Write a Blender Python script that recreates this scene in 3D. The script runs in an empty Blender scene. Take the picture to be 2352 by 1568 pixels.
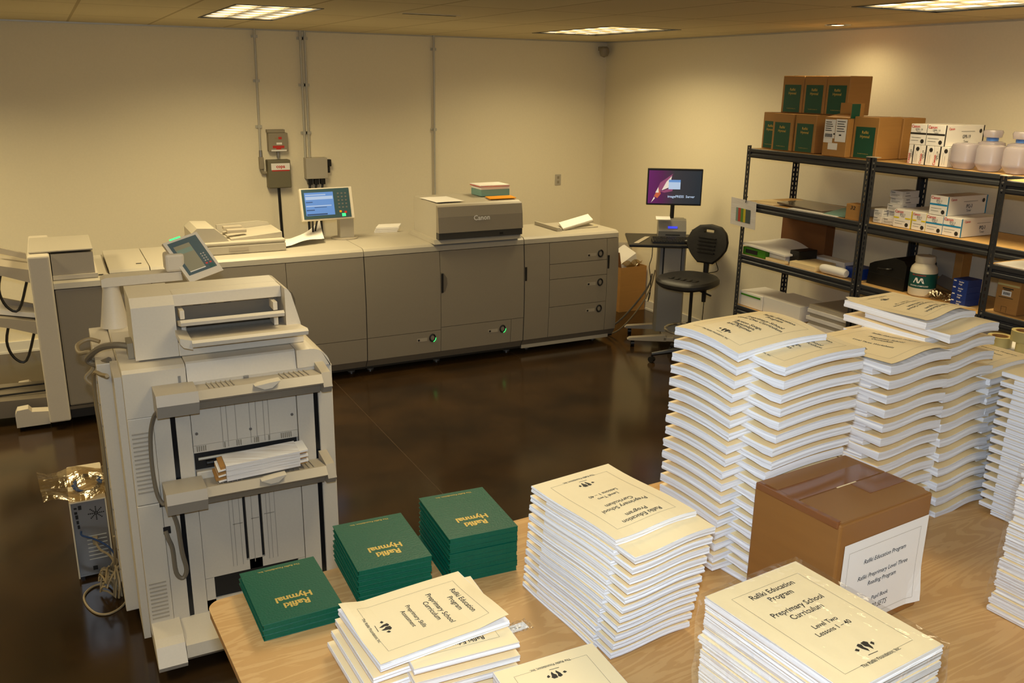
import bpy, bmesh, math, random
from mathutils import Vector, Matrix
from math import sin, cos, pi, sqrt, radians
rnd = random.Random(7)
S = bpy.context.scene
C = S.collection

# ---------------------------------------------------------------- camera, world, exposure
def look(yaw, pit, roll):
    f = Vector((sin(yaw)*cos(pit), cos(yaw)*cos(pit), -sin(pit)))
    r = Vector((cos(yaw), -sin(yaw), 0)); d = f.cross(r)
    r2 = cos(roll)*r - sin(roll)*d; d2 = sin(roll)*r + cos(roll)*d
    return Matrix((r2, -d2, -f)).transposed()
cam_d = bpy.data.cameras.new('camera'); cam = bpy.data.objects.new('camera', cam_d); C.objects.link(cam)
cam.matrix_world = Matrix.Translation((0, 0, 2.3)) @ look(.4775, .2860, .0142).to_4x4()
cam_d.sensor_width = 36; cam_d.lens = 31.148; cam_d.clip_start = .05
S.camera = cam
W = bpy.data.worlds.new('world'); S.world = W; W.use_nodes = True
W.node_tree.nodes['Background'].inputs[0].default_value = (.02, .018, .015, 1)
W.node_tree.nodes['Background'].inputs[1].default_value = .2
S.view_settings.view_transform = 'Standard'; S.view_settings.look = 'None'
S.view_settings.gamma = 1; S.view_settings.use_curve_mapping = False
S.view_settings.exposure = -0.22
WARM = (1.0, .81, .45); COOL = (.66, .80, 1.0)
def area(name, loc, sx, sy, watt, color, rot=(0, 0, 0), spread=pi, parent=None):
    l = bpy.data.lights.new(name, 'AREA'); l.shape = 'RECTANGLE'; l.size = sx; l.size_y = sy
    l.energy = watt; l.color = color; l.spread = spread
    o = bpy.data.objects.new(name, l); C.objects.link(o); o.location = loc; o.rotation_euler = rot
    return o
# the flash of the camera that took the picture, just above its lens
fl = area('camera_flash', (0.0, 0.0, 2.42), .06, .04, 52, COOL)
fl.matrix_world = Matrix.Translation((0, 0, 2.42)) @ look(.4775, .2860, .0142).to_4x4()
CEIL = 2.71; XR = 5.45; YB = 8.42; XL = -4.0; YF = -3.0
FIX = [(1.09, 1.60, 5.70, 7.10), (3.95, 4.60, 6.06, 7.30), (3.97, 4.62, 2.48, 3.70), (1.07, 1.68, 2.3, 3.52),
       (-1.9, -1.29, 5.9, 7.12), (-1.9, -1.29, 2.3, 3.52), (1.07, 1.68, -1.3, -.08), (3.97, 4.62, -1.3, -.08), (-1.9, -1.29, -1.3, -.08)]
FIXW = [50, 30, 25, 20, 60, 24, 14, 12, 14]

# ---------------------------------------------------------------- materials
def lin(c):
    c = [x/255 for x in c]
    return tuple(x/12.92 if x <= .04045 else ((x+.055)/1.055)**2.4 for x in c) + (1,)
def mat(name, rgb, rough=.5, metal=0, var=0, vscale=(8, 8, 8), rgb2=None, bump=0, spec=.5, coat=0, detail=4):
    m = bpy.data.materials.new(name); m.use_nodes = True; nt = m.node_tree; b = nt.nodes['Principled BSDF']
    b.inputs['Base Color'].default_value = lin(rgb); b.inputs['Roughness'].default_value = rough
    b.inputs['Metallic'].default_value = metal; b.inputs['Specular IOR Level'].default_value = spec
    b.inputs['Coat Weight'].default_value = coat
    if var or rgb2 or bump:
        tc = nt.nodes.new('ShaderNodeTexCoord'); mp = nt.nodes.new('ShaderNodeMapping'); nz = nt.nodes.new('ShaderNodeTexNoise')
        mp.inputs['Scale'].default_value = vscale; nz.inputs['Scale'].default_value = 1; nz.inputs['Detail'].default_value = detail
        nt.links.new(tc.outputs['Object'], mp.inputs['Vector']); nt.links.new(mp.outputs[0], nz.inputs['Vector'])
        if var or rgb2:
            cr = nt.nodes.new('ShaderNodeValToRGB'); c1 = lin(rgb)
            c2 = lin(rgb2) if rgb2 else tuple(x*(1-var) for x in c1[:3]) + (1,)
            cr.color_ramp.elements[0].position = .35; cr.color_ramp.elements[1].position = .65
            cr.color_ramp.elements[0].color = c2; cr.color_ramp.elements[1].color = c1
            nt.links.new(nz.outputs[0], cr.inputs[0]); nt.links.new(cr.outputs[0], b.inputs['Base Color'])
        if bump:
            bp = nt.nodes.new('ShaderNodeBump'); bp.inputs['Strength'].default_value = bump; bp.inputs['Distance'].default_value = .01
            nt.links.new(nz.outputs[0], bp.inputs['Height']); nt.links.new(bp.outputs[0], b.inputs['Normal'])
    return m
def emit(name, rgb, st):
    m = bpy.data.materials.new(name); m.use_nodes = True; b = m.node_tree.nodes['Principled BSDF']
    b.inputs['Base Color'].default_value = (0, 0, 0, 1); b.inputs['Emission Color'].default_value = lin(rgb); b.inputs['Emission Strength'].default_value = st
    return m
def film(name, rough=.08, tint=(255, 255, 255), amount=.12, bump=.6, scale=14):
    m = bpy.data.materials.new(name); m.use_nodes = True; nt = m.node_tree; nt.nodes.clear()
    o = nt.nodes.new('ShaderNodeOutputMaterial'); mx = nt.nodes.new('ShaderNodeMixShader'); tr = nt.nodes.new('ShaderNodeBsdfTransparent')
    g = nt.nodes.new('ShaderNodeBsdfGlossy'); g.inputs['Roughness'].default_value = rough; g.inputs['Color'].default_value = lin(tint)
    tr.inputs[0].default_value = lin(tint)
    fr = nt.nodes.new('ShaderNodeLayerWeight'); fr.inputs[0].default_value = .25; mt = nt.nodes.new('ShaderNodeMath'); mt.operation = 'MULTIPLY_ADD'
    mt.inputs[1].default_value = .35; mt.inputs[2].default_value = amount
    nz = nt.nodes.new('ShaderNodeTexNoise'); nz.inputs['Scale'].default_value = scale; nz.inputs['Detail'].default_value = 3
    tc = nt.nodes.new('ShaderNodeTexCoord'); bp = nt.nodes.new('ShaderNodeBump'); bp.inputs['Strength'].default_value = bump; bp.inputs['Distance'].default_value = .02
    L = nt.links.new
    L(tc.outputs['Object'], nz.inputs['Vector']); L(nz.outputs[0], bp.inputs['Height']); L(bp.outputs[0], g.inputs['Normal'])
    L(fr.outputs['Facing'], mt.inputs[0]); L(mt.outputs[0], mx.inputs[0]); L(tr.outputs[0], mx.inputs[1]); L(g.outputs[0], mx.inputs[2]); L(mx.outputs[0], o.inputs[0])
    return m
M = {}
M['wall'] = mat('wall_paint', (242, 230, 198), .75, var=.02, vscale=(60, 60, 60), spec=.2, bump=.04)
M['base'] = mat('baseboard_paint', (228, 222, 205), .45)
M['floor'] = mat('stained_concrete', (58, 41, 22), .16, rgb2=(38, 27, 15), vscale=(2.2, 2.2, 2.2), detail=9, spec=.45)
M['joint'] = mat('floor_joint', (64, 47, 28), .4)
M['steel'] = mat('galvanised_steel', (196, 192, 176), .45, metal=.25)
M['white'] = mat('office_white_plastic', (184, 176, 158), .45, var=.02, vscale=(90, 90, 90))
M['offw'] = mat('beige_machine_plastic', (214, 204, 184), .45, var=.025, vscale=(120, 120, 120))
M['offw2'] = mat('beige_inner_panel', (200, 190, 170), .5)
M['tray'] = mat('grey_beige_tray', (172, 162, 144), .45)
M['grey'] = mat('warm_grey_panel', (148, 138, 120), .5, var=.03, vscale=(140, 140, 140))
M['grey2'] = mat('kick_grey', (118, 109, 95), .5)
M['dark'] = mat('dark_gap', (22, 20, 18), .6)
M['black'] = mat('black_plastic', (20, 19, 18), .42)
M['rail'] = mat('black_rail', (14, 18, 22), .3)
M['teal'] = mat('teal_bezel', (52, 78, 86), .4)
M['shelf'] = mat('gunmetal_shelf_steel', (62, 63, 66), .38, metal=.35)
M['shelfhi'] = mat('shelf_board', (206, 164, 102), .6, var=.12, vscale=(30, 30, 30))
M['card'] = mat('cardboard', (176, 128, 66), .7, var=.06, vscale=(4, 4, 60))
M['card2'] = mat('brown_box_cardboard', (146, 99, 48), .42, var=.07, vscale=(5, 5, 40), spec=.4)
M['carddark'] = mat('cardboard_inside', (120, 76, 36), .8)
M['tape'] = mat('clear_brown_tape', (128, 78, 42), .12, spec=.8)
M['cream'] = mat('cream_cover_card', (248, 224, 172), .55, spec=.3)
M['paper'] = mat('white_paper', (240, 236, 228), .7, spec=.2)
M['pages'] = mat('page_edges', (244, 243, 242), .8, rgb2=(220, 218, 218), vscale=(3, 3, 1400), spec=.1, detail=2)
M['pages2'] = mat('page_edges_ruffled', (240, 238, 236), .8, rgb2=(214, 206, 196), vscale=(6, 6, 700), spec=.1, detail=3)
M['ink'] = mat('black_ink', (38, 34, 30), .6)
M['inkgrey'] = mat('grey_ink', (150, 135, 105), .6)
M['green'] = mat('green_cloth_cover', (0, 84, 60), .42, var=.12, vscale=(220, 220, 220), bump=.12, spec=.35)
M['greenp'] = mat('green_label_paper', (8, 80, 58), .45)
M['gold'] = mat('gold_foil', (214, 182, 92), .3, metal=.3)
M['red'] = mat('red_ink', (196, 44, 30), .5)
M['blue'] = mat('blue_carton', (20, 52, 130), .45)
M['cyan'] = mat('cyan_band', (20, 130, 180), .5)
M['yellow'] = mat('yellow_band', (226, 204, 20), .5)
M['orange'] = mat('orange_envelope', (238, 158, 10), .5)
M['tealbox'] = mat('teal_carton', (120, 160, 150), .5)
M['toner'] = mat('toner_carton_white', (236, 230, 220), .5)
M['band'] = mat('dark_grey_band', (66, 64, 60), .4)
M['lime'] = mat('green_ream_wrapper', (70, 140, 30), .4)
M['jarw'] = mat('white_jar_plastic', (226, 214, 186), .4)
M['jarg'] = mat('jar_label_green', (8, 78, 70), .45)
M['bottle'] = mat('milky_bottle_plastic', (214, 204, 210), .25, spec=.6)
M['bottle'].node_tree.nodes['Principled BSDF'].inputs['Transmission Weight'].default_value = .6
M['bcap'] = mat('blue_bottle_cap', (90, 140, 220), .4)
M['greybox'] = mat('grey_switch_box', (150, 140, 118), .5)
M['olive'] = mat('olive_transformer_box', (112, 106, 82), .5)
M['beigebox'] = mat('beige_pc_case', (214, 200, 168), .5)
M['metal'] = mat('bare_metal', (150, 148, 144), .35, metal=.7)
M['cable'] = mat('beige_cable', (150, 132, 98), .5)
M['cableg'] = mat('grey_cable', (118, 108, 90), .5)
M['cableb'] = mat('blue_cable', (36, 62, 104), .5)
M['silver'] = mat('silver_plastic', (150, 148, 142), .35, metal=.3)
M['chrome'] = mat('chrome', (190, 186, 178), .2, metal=.9)
M['foam'] = mat('black_urethane', (26, 24, 22), .5, bump=.1, vscale=(60, 60, 60))
M['film'] = film('shrink_wrap_film', amount=.05, bump=.5)
M['bag'] = film('poly_bag_film', .2, (238, 230, 214), .14, .6, 16)
M['tapeyel'] = mat('tape_roll', (196, 180, 120), .3)
M['led'] = emit('green_led', (60, 255, 120), 2.2)
M['redled'] = emit('red_led', (255, 60, 40), .8)
M['scr1'] = emit('lcd_blue', (120, 170, 235), .8)
M['scr1w'] = emit('lcd_white', (205, 225, 250), .85)
M['scr1d'] = emit('lcd_navy', (60, 88, 130), .6)
M['scr2'] = mat('dim_lcd', (146, 142, 118), .25)
M['scr2b'] = mat('dim_lcd_bar', (130, 152, 138), .25)
M['lcdblue'] = emit('lcd_violet', (70, 80, 255), 1.0)
M['pinkish'] = mat('cover_underside', (196, 158, 130), .7)

def wood_mat():
    m = mat('birch_plywood', (214, 176, 118), .42, spec=.4); nt = m.node_tree; b = nt.nodes['Principled BSDF']; L = nt.links.new
    tc = nt.nodes.new('ShaderNodeTexCoord'); mp = nt.nodes.new('ShaderNodeMapping'); mp.inputs['Scale'].default_value = (.9, 5, 4)
    n1 = nt.nodes.new('ShaderNodeTexNoise'); n1.inputs['Scale'].default_value = 1.6; n1.inputs['Detail'].default_value = 6; n1.inputs['Distortion'].default_value = 1.5
    wv = nt.nodes.new('ShaderNodeMath'); wv.operation = 'MULTIPLY'; wv.inputs[1].default_value = 60
    sn = nt.nodes.new('ShaderNodeMath'); sn.operation = 'SINE'
    cr = nt.nodes.new('ShaderNodeValToRGB'); cr.color_ramp.elements[0].color = lin((198, 152, 92)); cr.color_ramp.elements[1].color = lin((208, 164, 104))
    cr.color_ramp.elements[0].position = .0; cr.color_ramp.elements[1].position = .55
    n2 = nt.nodes.new('ShaderNodeTexNoise'); n2.inputs['Scale'].default_value = 3; n2.inputs['Detail'].default_value = 5
    mx = nt.nodes.new('ShaderNodeMix'); mx.data_type = 'RGBA'; mx.blend_type = 'MULTIPLY'; mx.inputs[0].default_value = .35
    c2 = nt.nodes.new('ShaderNodeValToRGB'); c2.color_ramp.elements[0].color = (.6, .5, .42, 1); c2.color_ramp.elements[0].position = .3; c2.color_ramp.elements[1].position = .6
    L(tc.outputs['Object'], mp.inputs[0]); L(mp.outputs[0], n1.inputs['Vector']); L(n1.outputs[0], wv.inputs[0]); L(wv.outputs[0], sn.inputs[0]); L(sn.outputs[0], cr.inputs[0])
    L(tc.outputs['Object'], n2.inputs['Vector']); L(n2.outputs[0], c2.inputs[0]); L(cr.outputs[0], mx.inputs[6]); L(c2.outputs[0], mx.inputs[7]); L(mx.outputs[2], b.inputs['Base Color'])
    return m
M['wood'] = wood_mat()
M['woodedge'] = mat('plywood_edge', (190, 140, 80), .55, var=.2, vscale=(4, 4, 260))
def ceiling_mat():
    m = mat('ceiling_tile', (222, 208, 172), .9, spec=.1); nt = m.node_tree; b = nt.nodes['Principled BSDF']; L = nt.links.new
    tc = nt.nodes.new('ShaderNodeTexCoord'); mp = nt.nodes.new('ShaderNodeMapping'); br = nt.nodes.new('ShaderNodeTexBrick')
    mp.inputs['Rotation'].default_value = (0, 0, pi/2); mp.inputs['Location'].default_value = (.12, .35, 0)
    br.offset = 0; br.inputs['Scale'].default_value = 1; br.inputs['Brick Width'].default_value = 1.22; br.inputs['Row Height'].default_value = .61
    br.inputs['Mortar Size'].default_value = .011; br.inputs['Mortar Smooth'].default_value = .3
    br.inputs['Color1'].default_value = lin((224, 212, 178)); br.inputs['Color2'].default_value = lin((220, 206, 172)); br.inputs['Mortar'].default_value = lin((190, 174, 138))
    L(tc.outputs['Object'], mp.inputs[0]); L(mp.outputs[0], br.inputs[0]); L(br.outputs[0], b.inputs['Base Color'])
    return m
M['ceil'] = ceiling_mat()

# ---------------------------------------------------------------- mesh helpers
class MB:
    def __init__(s): s.b = bmesh.new()
    def box(s, x0, x1, y0, y1, z0, z1, bev=0, seg=2):
        r = bmesh.ops.create_cube(s.b, size=1); vs = r['verts']
        for v in vs: v.co = Vector(((x0+x1)/2+v.co.x*(x1-x0), (y0+y1)/2+v.co.y*(y1-y0), (z0+z1)/2+v.co.z*(z1-z0)))
        if bev:
            es = list({e for v in vs for e in v.link_edges})
            bmesh.ops.bevel(s.b, geom=es, offset=bev, segments=seg, profile=.5, affect='EDGES')
        return s
    def prism(s, pts, axis, a0, a1):
        def P(p, a): return {'x': (a, p[0], p[1]), 'y': (p[0], a, p[1]), 'z': (p[0], p[1], a)}[axis]
        A = [s.b.verts.new(P(p, a0)) for p in pts]; B = [s.b.verts.new(P(p, a1)) for p in pts]; n = len(pts)
        s.b.faces.new(A); s.b.faces.new(B[::-1])
        for i in range(n): s.b.faces.new((A[i], B[i], B[(i+1) % n], A[(i+1) % n]))
        return s
    def quad(s, *pts):
        s.b.faces.new([s.b.verts.new(p) for p in pts]); return s
    def slab(s, o, u, v, n):     # parallelepiped from a corner and three edge vectors
        o, u, v, n = map(Vector, (o, u, v, n))
        a = [s.b.verts.new(p) for p in (o, o+u, o+u+v, o+v)]; b = [s.b.verts.new(p+n) for p in (o, o+u, o+u+v, o+v)]
        s.b.faces.new(a[::-1]); s.b.faces.new(b)
        for i in range(4): s.b.faces.new((a[i], a[(i+1) % 4], b[(i+1) % 4], b[i]))
        return s
    def cyl(s, p0, p1, r0, r1=None, n=16):
        return s.tube([p0, p1], [r0, r0 if r1 is None else r1], n)
    def tube(s, path, r, n=8, closed=False):
        P = [Vector(p) for p in path]; R = list(r) if isinstance(r, (list, tuple)) else [r]*len(P); rings = []; up = None
        if not closed and 4 <= len(P) < 40:      # run a smooth curve through the given points
            Q, q = [], []
            for i in range(len(P)-1):
                a, b, c, d = P[max(i-1, 0)], P[i], P[i+1], P[min(i+2, len(P)-1)]
                for k in range(4):
                    t = k/4; Q.append(.5*((2*b)+(c-a)*t+(2*a-5*b+4*c-d)*t*t+(3*b-a-3*c+d)*t**3)); q.append(R[i]+(R[i+1]-R[i])*t)
            P, R = Q+[P[-1]], q+[R[-1]]
        for i, p in enumerate(P):
            if closed: t = P[(i+1) % len(P)]-P[i-1]
            else: t = P[min(i+1, len(P)-1)]-P[max(i-1, 0)]
            t.normalize()
            if up is None: up = Vector((0, 0, 1)) if abs(t.z) < .9 else Vector((1, 0, 0))
            a = t.cross(up)
            if a.length < 1e-5: a = t.cross(Vector((1, 0, 0)) if abs(t.x) < .9 else Vector((0, 1, 0)))
            a.normalize(); b = a.cross(t); up = b
            rings.append([s.b.verts.new(p+R[i]*(cos(2*pi*k/n)*a+sin(2*pi*k/n)*b)) for k in range(n)])
        m = len(rings)
        for i in range(m if closed else m-1):
            A, B = rings[i], rings[(i+1) % m]
            for k in range(n): s.b.faces.new((A[k], A[(k+1) % n], B[(k+1) % n], B[k]))
        if not closed: s.b.faces.new(rings[0][::-1]); s.b.faces.new(rings[-1])
        return s
    def lathe(s, c, prof, n=24, axis='z'):     # prof: (r, h)
        c = Vector(c); rings = []
        for r, h in prof:
            ring = []
            for k in range(n):
                a = 2*pi*k/n
                d = {'z': (r*cos(a), r*sin(a), h), 'y': (r*cos(a), h, r*sin(a)), 'x': (h, r*cos(a), r*sin(a))}[axis]
                ring.append(s.b.verts.new(c+Vector(d)))
            rings.append(ring)
        for A, B in zip(rings, rings[1:]):
            for k in range(n): s.b.faces.new((A[k], A[(k+1) % n], B[(k+1) % n], B[k]))
        if prof[0][0] > 1e-6: s.b.faces.new(rings[0][::-1])
        if prof[-1][0] > 1e-6: s.b.faces.new(rings[-1])
        return s
    def grid(s, f, nu, nv):
        V = [[s.b.verts.new(f(i/nu, j/nv)) for j in range(nv+1)] for i in range(nu+1)]
        for i in range(nu):
            for j in range(nv): s.b.faces.new((V[i][j], V[i+1][j], V[i+1][j+1], V[i][j+1]))
        return V
    def sheet(s, f, nu, nv, th=.0008):         # thin sheet with real thickness, following f(u,v)
        A = s.grid(f, nu, nv); B = s.grid(lambda u, v: Vector(f(u, v))-Vector((0, 0, th)), nu, nv)
        ed = [(i, 0) for i in range(nu+1)]+[(nu, j) for j in range(1, nv+1)]+[(i, nv) for i in range(nu-1, -1, -1)]+[(0, j) for j in range(nv-1, 0, -1)]
        for a, b in zip(ed, ed[1:]+ed[:1]):
            s.b.faces.new((A[a[0]][a[1]], B[a[0]][a[1]], B[b[0]][b[1]], A[b[0]][b[1]]))
        return s
    def mesh(s, name, off=(0, 0, 0), smooth=False):
        if off != (0, 0, 0): bmesh.ops.translate(s.b, verts=s.b.verts, vec=-Vector(off))
        bmesh.ops.recalc_face_normals(s.b, faces=s.b.faces)
        if smooth:
            for f in s.b.faces: f.smooth = True
        me = bpy.data.meshes.new(name); s.b.to_mesh(me); s.b.free()
        if smooth:
            try: me.set_sharp_from_angle(angle=radians(38))
            except Exception: pass
        return me
OFF = {}
def tag(o, label, cat, group=None, kind=None):
    o['label'] = label; o['category'] = cat
    if group: o['group'] = group
    if kind: o['kind'] = kind
    return o
def thing(name, label, cat, loc=(0, 0, 0), group=None, rot=None):
    """an Empty at the thing's base; with rot None its parts are given in room coordinates, else in its own"""
    o = bpy.data.objects.new(name, None); C.objects.link(o); o.empty_display_size = .1
    o.location = loc; OFF[o.name] = tuple(loc) if rot is None else (0, 0, 0)
    if rot is not None: o.rotation_euler = (0, 0, rot)
    return tag(o, label, cat, group)
def part(name, mb, m, parent, label=None, smooth=False, extra=None):
    off = OFF[parent.name]
    me = mb.mesh(name, off, smooth); me.materials.append(M[m])
    for e in extra or []: me.materials.append(M[e])
    o = bpy.data.objects.new(name, me); C.objects.link(o); o.parent = parent; OFF[o.name] = off
    if label: o['label'] = label
    return o
def solo(name, mb, m, label, cat, loc, group=None, smooth=False, kind=None):
    me = mb.mesh(name, tuple(loc), smooth); me.materials.append(M[m])
    o = bpy.data.objects.new(name, me); C.objects.link(o); o.location = loc; OFF[o.name] = tuple(loc)
    return tag(o, label, cat, group, kind)
def struct(name, mb, m, label, cat='structure'):
    o = solo(name, mb, m, label, cat, (0, 0, 0)); o['kind'] = 'structure'; return o
# lettering: built-in font turned into flat mesh outlines
_tc = {}
def glyphs(s, bold=0):
    k = (s, bold)
    if k not in _tc:
        cu = bpy.data.curves.new('t', 'FONT'); cu.body = s; cu.size = 1; cu.align_x = 'CENTER'; cu.align_y = 'CENTER'; cu.resolution_u = 2; cu.offset = bold
        o = bpy.data.objects.new('t', cu); C.objects.link(o)
        dg = bpy.context.evaluated_depsgraph_get(); me = bpy.data.meshes.new_from_object(o.evaluated_get(dg))
        _tc[k] = ([tuple(v.co[:2]) for v in me.vertices], [tuple(p.vertices) for p in me.polygons])
        bpy.data.objects.remove(o); bpy.data.curves.remove(cu); bpy.data.meshes.remove(me)
    return _tc[k]
def write(mb, s, size, cx, cy, f, bold=0, sx=1, slant=0):
    vs, fs = glyphs(s, bold)
    V = [mb.b.verts.new(f(cx+(x+slant*y)*size*sx, cy+y*size)) for x, y in vs]
    for p in fs:
        try: mb.b.faces.new([V[i] for i in p])
        except ValueError: pass
def rect2(mb, x0, x1, y0, y1, f):
    mb.b.faces.new([mb.b.verts.new(f(*p)) for p in ((x0, y0), (x1, y0), (x1, y1), (x0, y1))])
def line2(mb, x0, y0, x1, y1, w, f, n=8):
    d = Vector((x1-x0, y1-y0)); q = Vector((-d.y, d.x)).normalized()*w/2
    for i in range(n):
        a = Vector((x0, y0))+d*i/n; b = Vector((x0, y0))+d*(i+1)/n
        mb.b.faces.new([mb.b.verts.new(f(*p)) for p in (a-q, b-q, b+q, a+q)])
def blob2(mb, cx, cy, pts, sc, f):
    mb.b.faces.new([mb.b.verts.new(f(cx+x*sc, cy+y*sc)) for x, y in pts])
def plane_f(o, r, u, n, e=.0006):
    o, r, u, n = map(Vector, (o, r, u, n))
    return lambda x, y: o+r*x+u*y+n*e
ORD = ['topmost', 'second', 'third', 'fourth', 'fifth', 'sixth', 'seventh', 'eighth', 'ninth', 'tenth', 'eleventh', 'twelfth', 'thirteenth', 'fourteenth', 'fifteenth', 'sixteenth',
       'seventeenth', 'eighteenth', 'nineteenth', 'twentieth', 'twenty-first', 'twenty-second', 'twenty-third', 'twenty-fourth', 'twenty-fifth', 'twenty-sixth', 'twenty-seventh', 'twenty-eighth',
       'twenty-ninth', 'thirtieth', 'thirty-first', 'thirty-second', 'thirty-third', 'thirty-fourth', 'thirty-fifth', 'thirty-sixth', 'thirty-seventh', 'thirty-eighth']
# ---------------------------------------------------------------- room shell
struct('floor', MB().box(XL, XR, YF, YB, -.1, 0), 'floor', 'dark stained polished concrete floor')
struct('wall_back', MB().box(XL-.1, XR+.1, YB, YB+.1, 0, 2.9), 'wall', 'cream painted wall behind the long printing press')
struct('wall_right', MB().box(XR, XR+.1, YF, YB, 0, 2.9), 'wall', 'cream painted wall behind the grey storage shelves')
struct('wall_left', MB().box(XL-.1, XL, YF, YB, 0, 2.9), 'wall', 'cream painted side wall out of the picture')
struct('wall_front', MB().box(XL-.1, XR+.1, YF-.1, YF, 0, 2.9), 'wall', 'cream painted wall behind the photographer')
def baseb(mb, a, b, horiz):
    if horiz: mb.box(a, b, YB-.014, YB, 0, .1, .003).box(a, b, YB-.02, YB-.012, 0, .018)
    else: mb.box(XR-.014, XR, a, b, 0, .1, .003).box(XR-.02, XR-.012, a, b, 0, .018)
    return mb
struct('baseboard_back', baseb(MB(), XL, XR, True), 'base', 'white baseboard along the wall behind the press')
struct('baseboard_right', baseb(MB(), YF, YB-.014, False), 'base', 'white baseboard along the shelf wall')
def ceiling():
    mb = MB(); hol = [(a-.012, b+.012, c-.012, d+.012) for a, b, c, d in FIX]
    dl = (4.985, 5.135, 4.775, 4.925); hol.append(dl)
    xs = sorted({XL, XR} | {h[0] for h in hol} | {h[1] for h in hol}); ys = sorted({YF, YB} | {h[2] for h in hol} | {h[3] for h in hol})
    for x0, x1 in zip(xs, xs[1:]):
        for y0, y1 in zip(ys, ys[1:]):
            cx, cy = (x0+x1)/2, (y0+y1)/2
            if any(h[0] < cx < h[1] and h[2] < cy < h[3] for h in hol): continue
            mb.box(x0, x1, y0, y1, CEIL, CEIL+.02)
    return mb
struct('ceiling', ceiling(), 'ceil', 'suspended ceiling of tan acoustic tiles')
struct('trim_1', MB().box(XL, XR-.022, YB-.022, YB, CEIL-.012, CEIL), 'steel', 'wall angle under the ceiling on the back wall')
struct('trim_2', MB().box(XR-.022, XR, YF, YB, CEIL-.012, CEIL), 'steel', 'wall angle under the ceiling on the shelf wall')
mb = MB()
mb.box(1.80, 1.806, 2.6, 6.55, .0, .0006)
struct('trim_3', mb, 'joint', 'thin control joint sawn in the concrete floor')

# troffers: housing, frame, louver, tube diffuser
def lamp_mat(name, st):
    m = bpy.data.materials.new(name); m.use_nodes = True; nt = m.node_tree; b = nt.nodes['Principled BSDF']; L = nt.links.new
    tc = nt.nodes.new('ShaderNodeTexCoord'); sp = nt.nodes.new('ShaderNodeSeparateXYZ'); mm = nt.nodes.new('ShaderNodeMath'); mm.operation = 'SINE'
    mu = nt.nodes.new('ShaderNodeMath'); mu.operation = 'MULTIPLY'; mu.inputs[1].default_value = 2*pi/.19
    cr = nt.nodes.new('ShaderNodeMapRange'); cr.inputs[1].default_value = -1; cr.inputs[2].default_value = 1; cr.inputs[3].default_value = .55; cr.inputs[4].default_value = st
    L(tc.outputs['Object'], sp.inputs[0]); L(sp.outputs[0], mu.inputs[0]); L(mu.outputs[0], mm.inputs[0]); L(mm.outputs[0], cr.inputs[0])
    b.inputs['Base Color'].default_value = (0, 0, 0, 1); b.inputs['Emission Color'].default_value = lin((255, 236, 198)); L(cr.outputs[0], b.inputs['Emission Strength'])
    return m
M['lamp'] = lamp_mat('lit_fluorescent_diffuser', 3.6)
M['louver'] = mat('parabolic_louver', (224, 206, 160), .3, metal=.3)
FL = ['louvered ceiling light above the grey control panel near the wall conduits', 'louvered ceiling light close to the far corner of the room',
      'louvered ceiling light over the storage shelves, cut off by the top edge', 'louvered ceiling light over the green hymnals',
      'louvered ceiling light beyond the stapling finisher', 'louvered ceiling light left of the copier', 'louvered ceiling light behind the photographer',
      'louvered ceiling light behind the shelf end', 'louvered ceiling light in the rear corner of the room']
for i, (a, b, c, d) in enumerate(FIX):
    t = thing('ceiling_light', FL[i], 'ceiling light', ((a+b)/2, (c+d)/2, CEIL), 'louvered fluorescent ceiling lights')
    mb = MB(); w = .012
    for q in ((a-w, b+w, c-w, c), (a-w, b+w, d, d+w), (a-w, a, c, d), (b, b+w, c, d)): mb.box(*q, CEIL-.003, CEIL+.004)
    part('frame', mb, 'black', t)
    part('housing', MB().box(a-w, b+w, c-w, d+w, CEIL+.024, CEIL+.03), 'louver', t)
    part('diffuser', MB().box(a, b, c, d, CEIL+.012, CEIL+.023), 'lamp', t)
    mb = MB()
    for k in range(1, 3): mb.box(a+(b-a)*k/3-.003, a+(b-a)*k/3+.003, c, d, CEIL+.003, CEIL+.0115)
    for k in range(1, 6): mb.box(a, b, c+(d-c)*k/6-.003, c+(d-c)*k/6+.003, CEIL+.003, CEIL+.0115)
    part('louver', mb, 'louver', t)
    l = area('lamp_glow', ((a+b)/2, (c+d)/2, CEIL-.006), b-a-.02, d-c-.02, FIXW[i], WARM, spread=radians(150)); l.visible_camera = False
    l.location = (0, 0, -.006); l.parent = t
t = thing('ceiling_light', 'small round recessed spotlight in the ceiling above the cartons', 'ceiling light', (5.06, 4.85, CEIL))
part('trim_ring', MB().lathe((5.06, 4.85, CEIL-.006), [(.062, .006), (.066, 0), (.085, 0), (.09, .006)], 32), 'chrome', t, smooth=True)
part('can', MB().lathe((5.06, 4.85, CEIL), [(.07, 0), (.066, .05), (.03, .09), (0, .09)], 32), 'chrome', t, smooth=True)
M['bulb'] = emit('lit_bulb', (255, 236, 190), 6)
part('bulb', MB().lathe((5.06, 4.85, CEIL+.004), [(0, -.01), (.04, -.008), (.06, 0), (.04, .03), (0, .04)], 20), 'bulb', t, smooth=True)
lp = bpy.data.lights.new('spot_glow', 'SPOT'); lp.energy = 20; lp.color = WARM; lp.spot_size = radians(164); lp.spot_blend = .8; lp.shadow_soft_size = .05
o = bpy.data.objects.new('spot_glow', lp); C.objects.link(o); o.parent = t; o.location = (0, 0, -.012)
t = thing('ceiling_vent', 'thin dark slot air vent in the ceiling between two lights', 'vent', (2.33, 5.74, CEIL))
part('frame', MB().box(2.12, 2.53, 5.69, 5.79, CEIL-.004, CEIL-.0005), 'ceil', t)
part('slot', MB().box(2.14, 2.51, 5.72, 5.745, CEIL-.006, CEIL-.004), 'dark', t)
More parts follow.
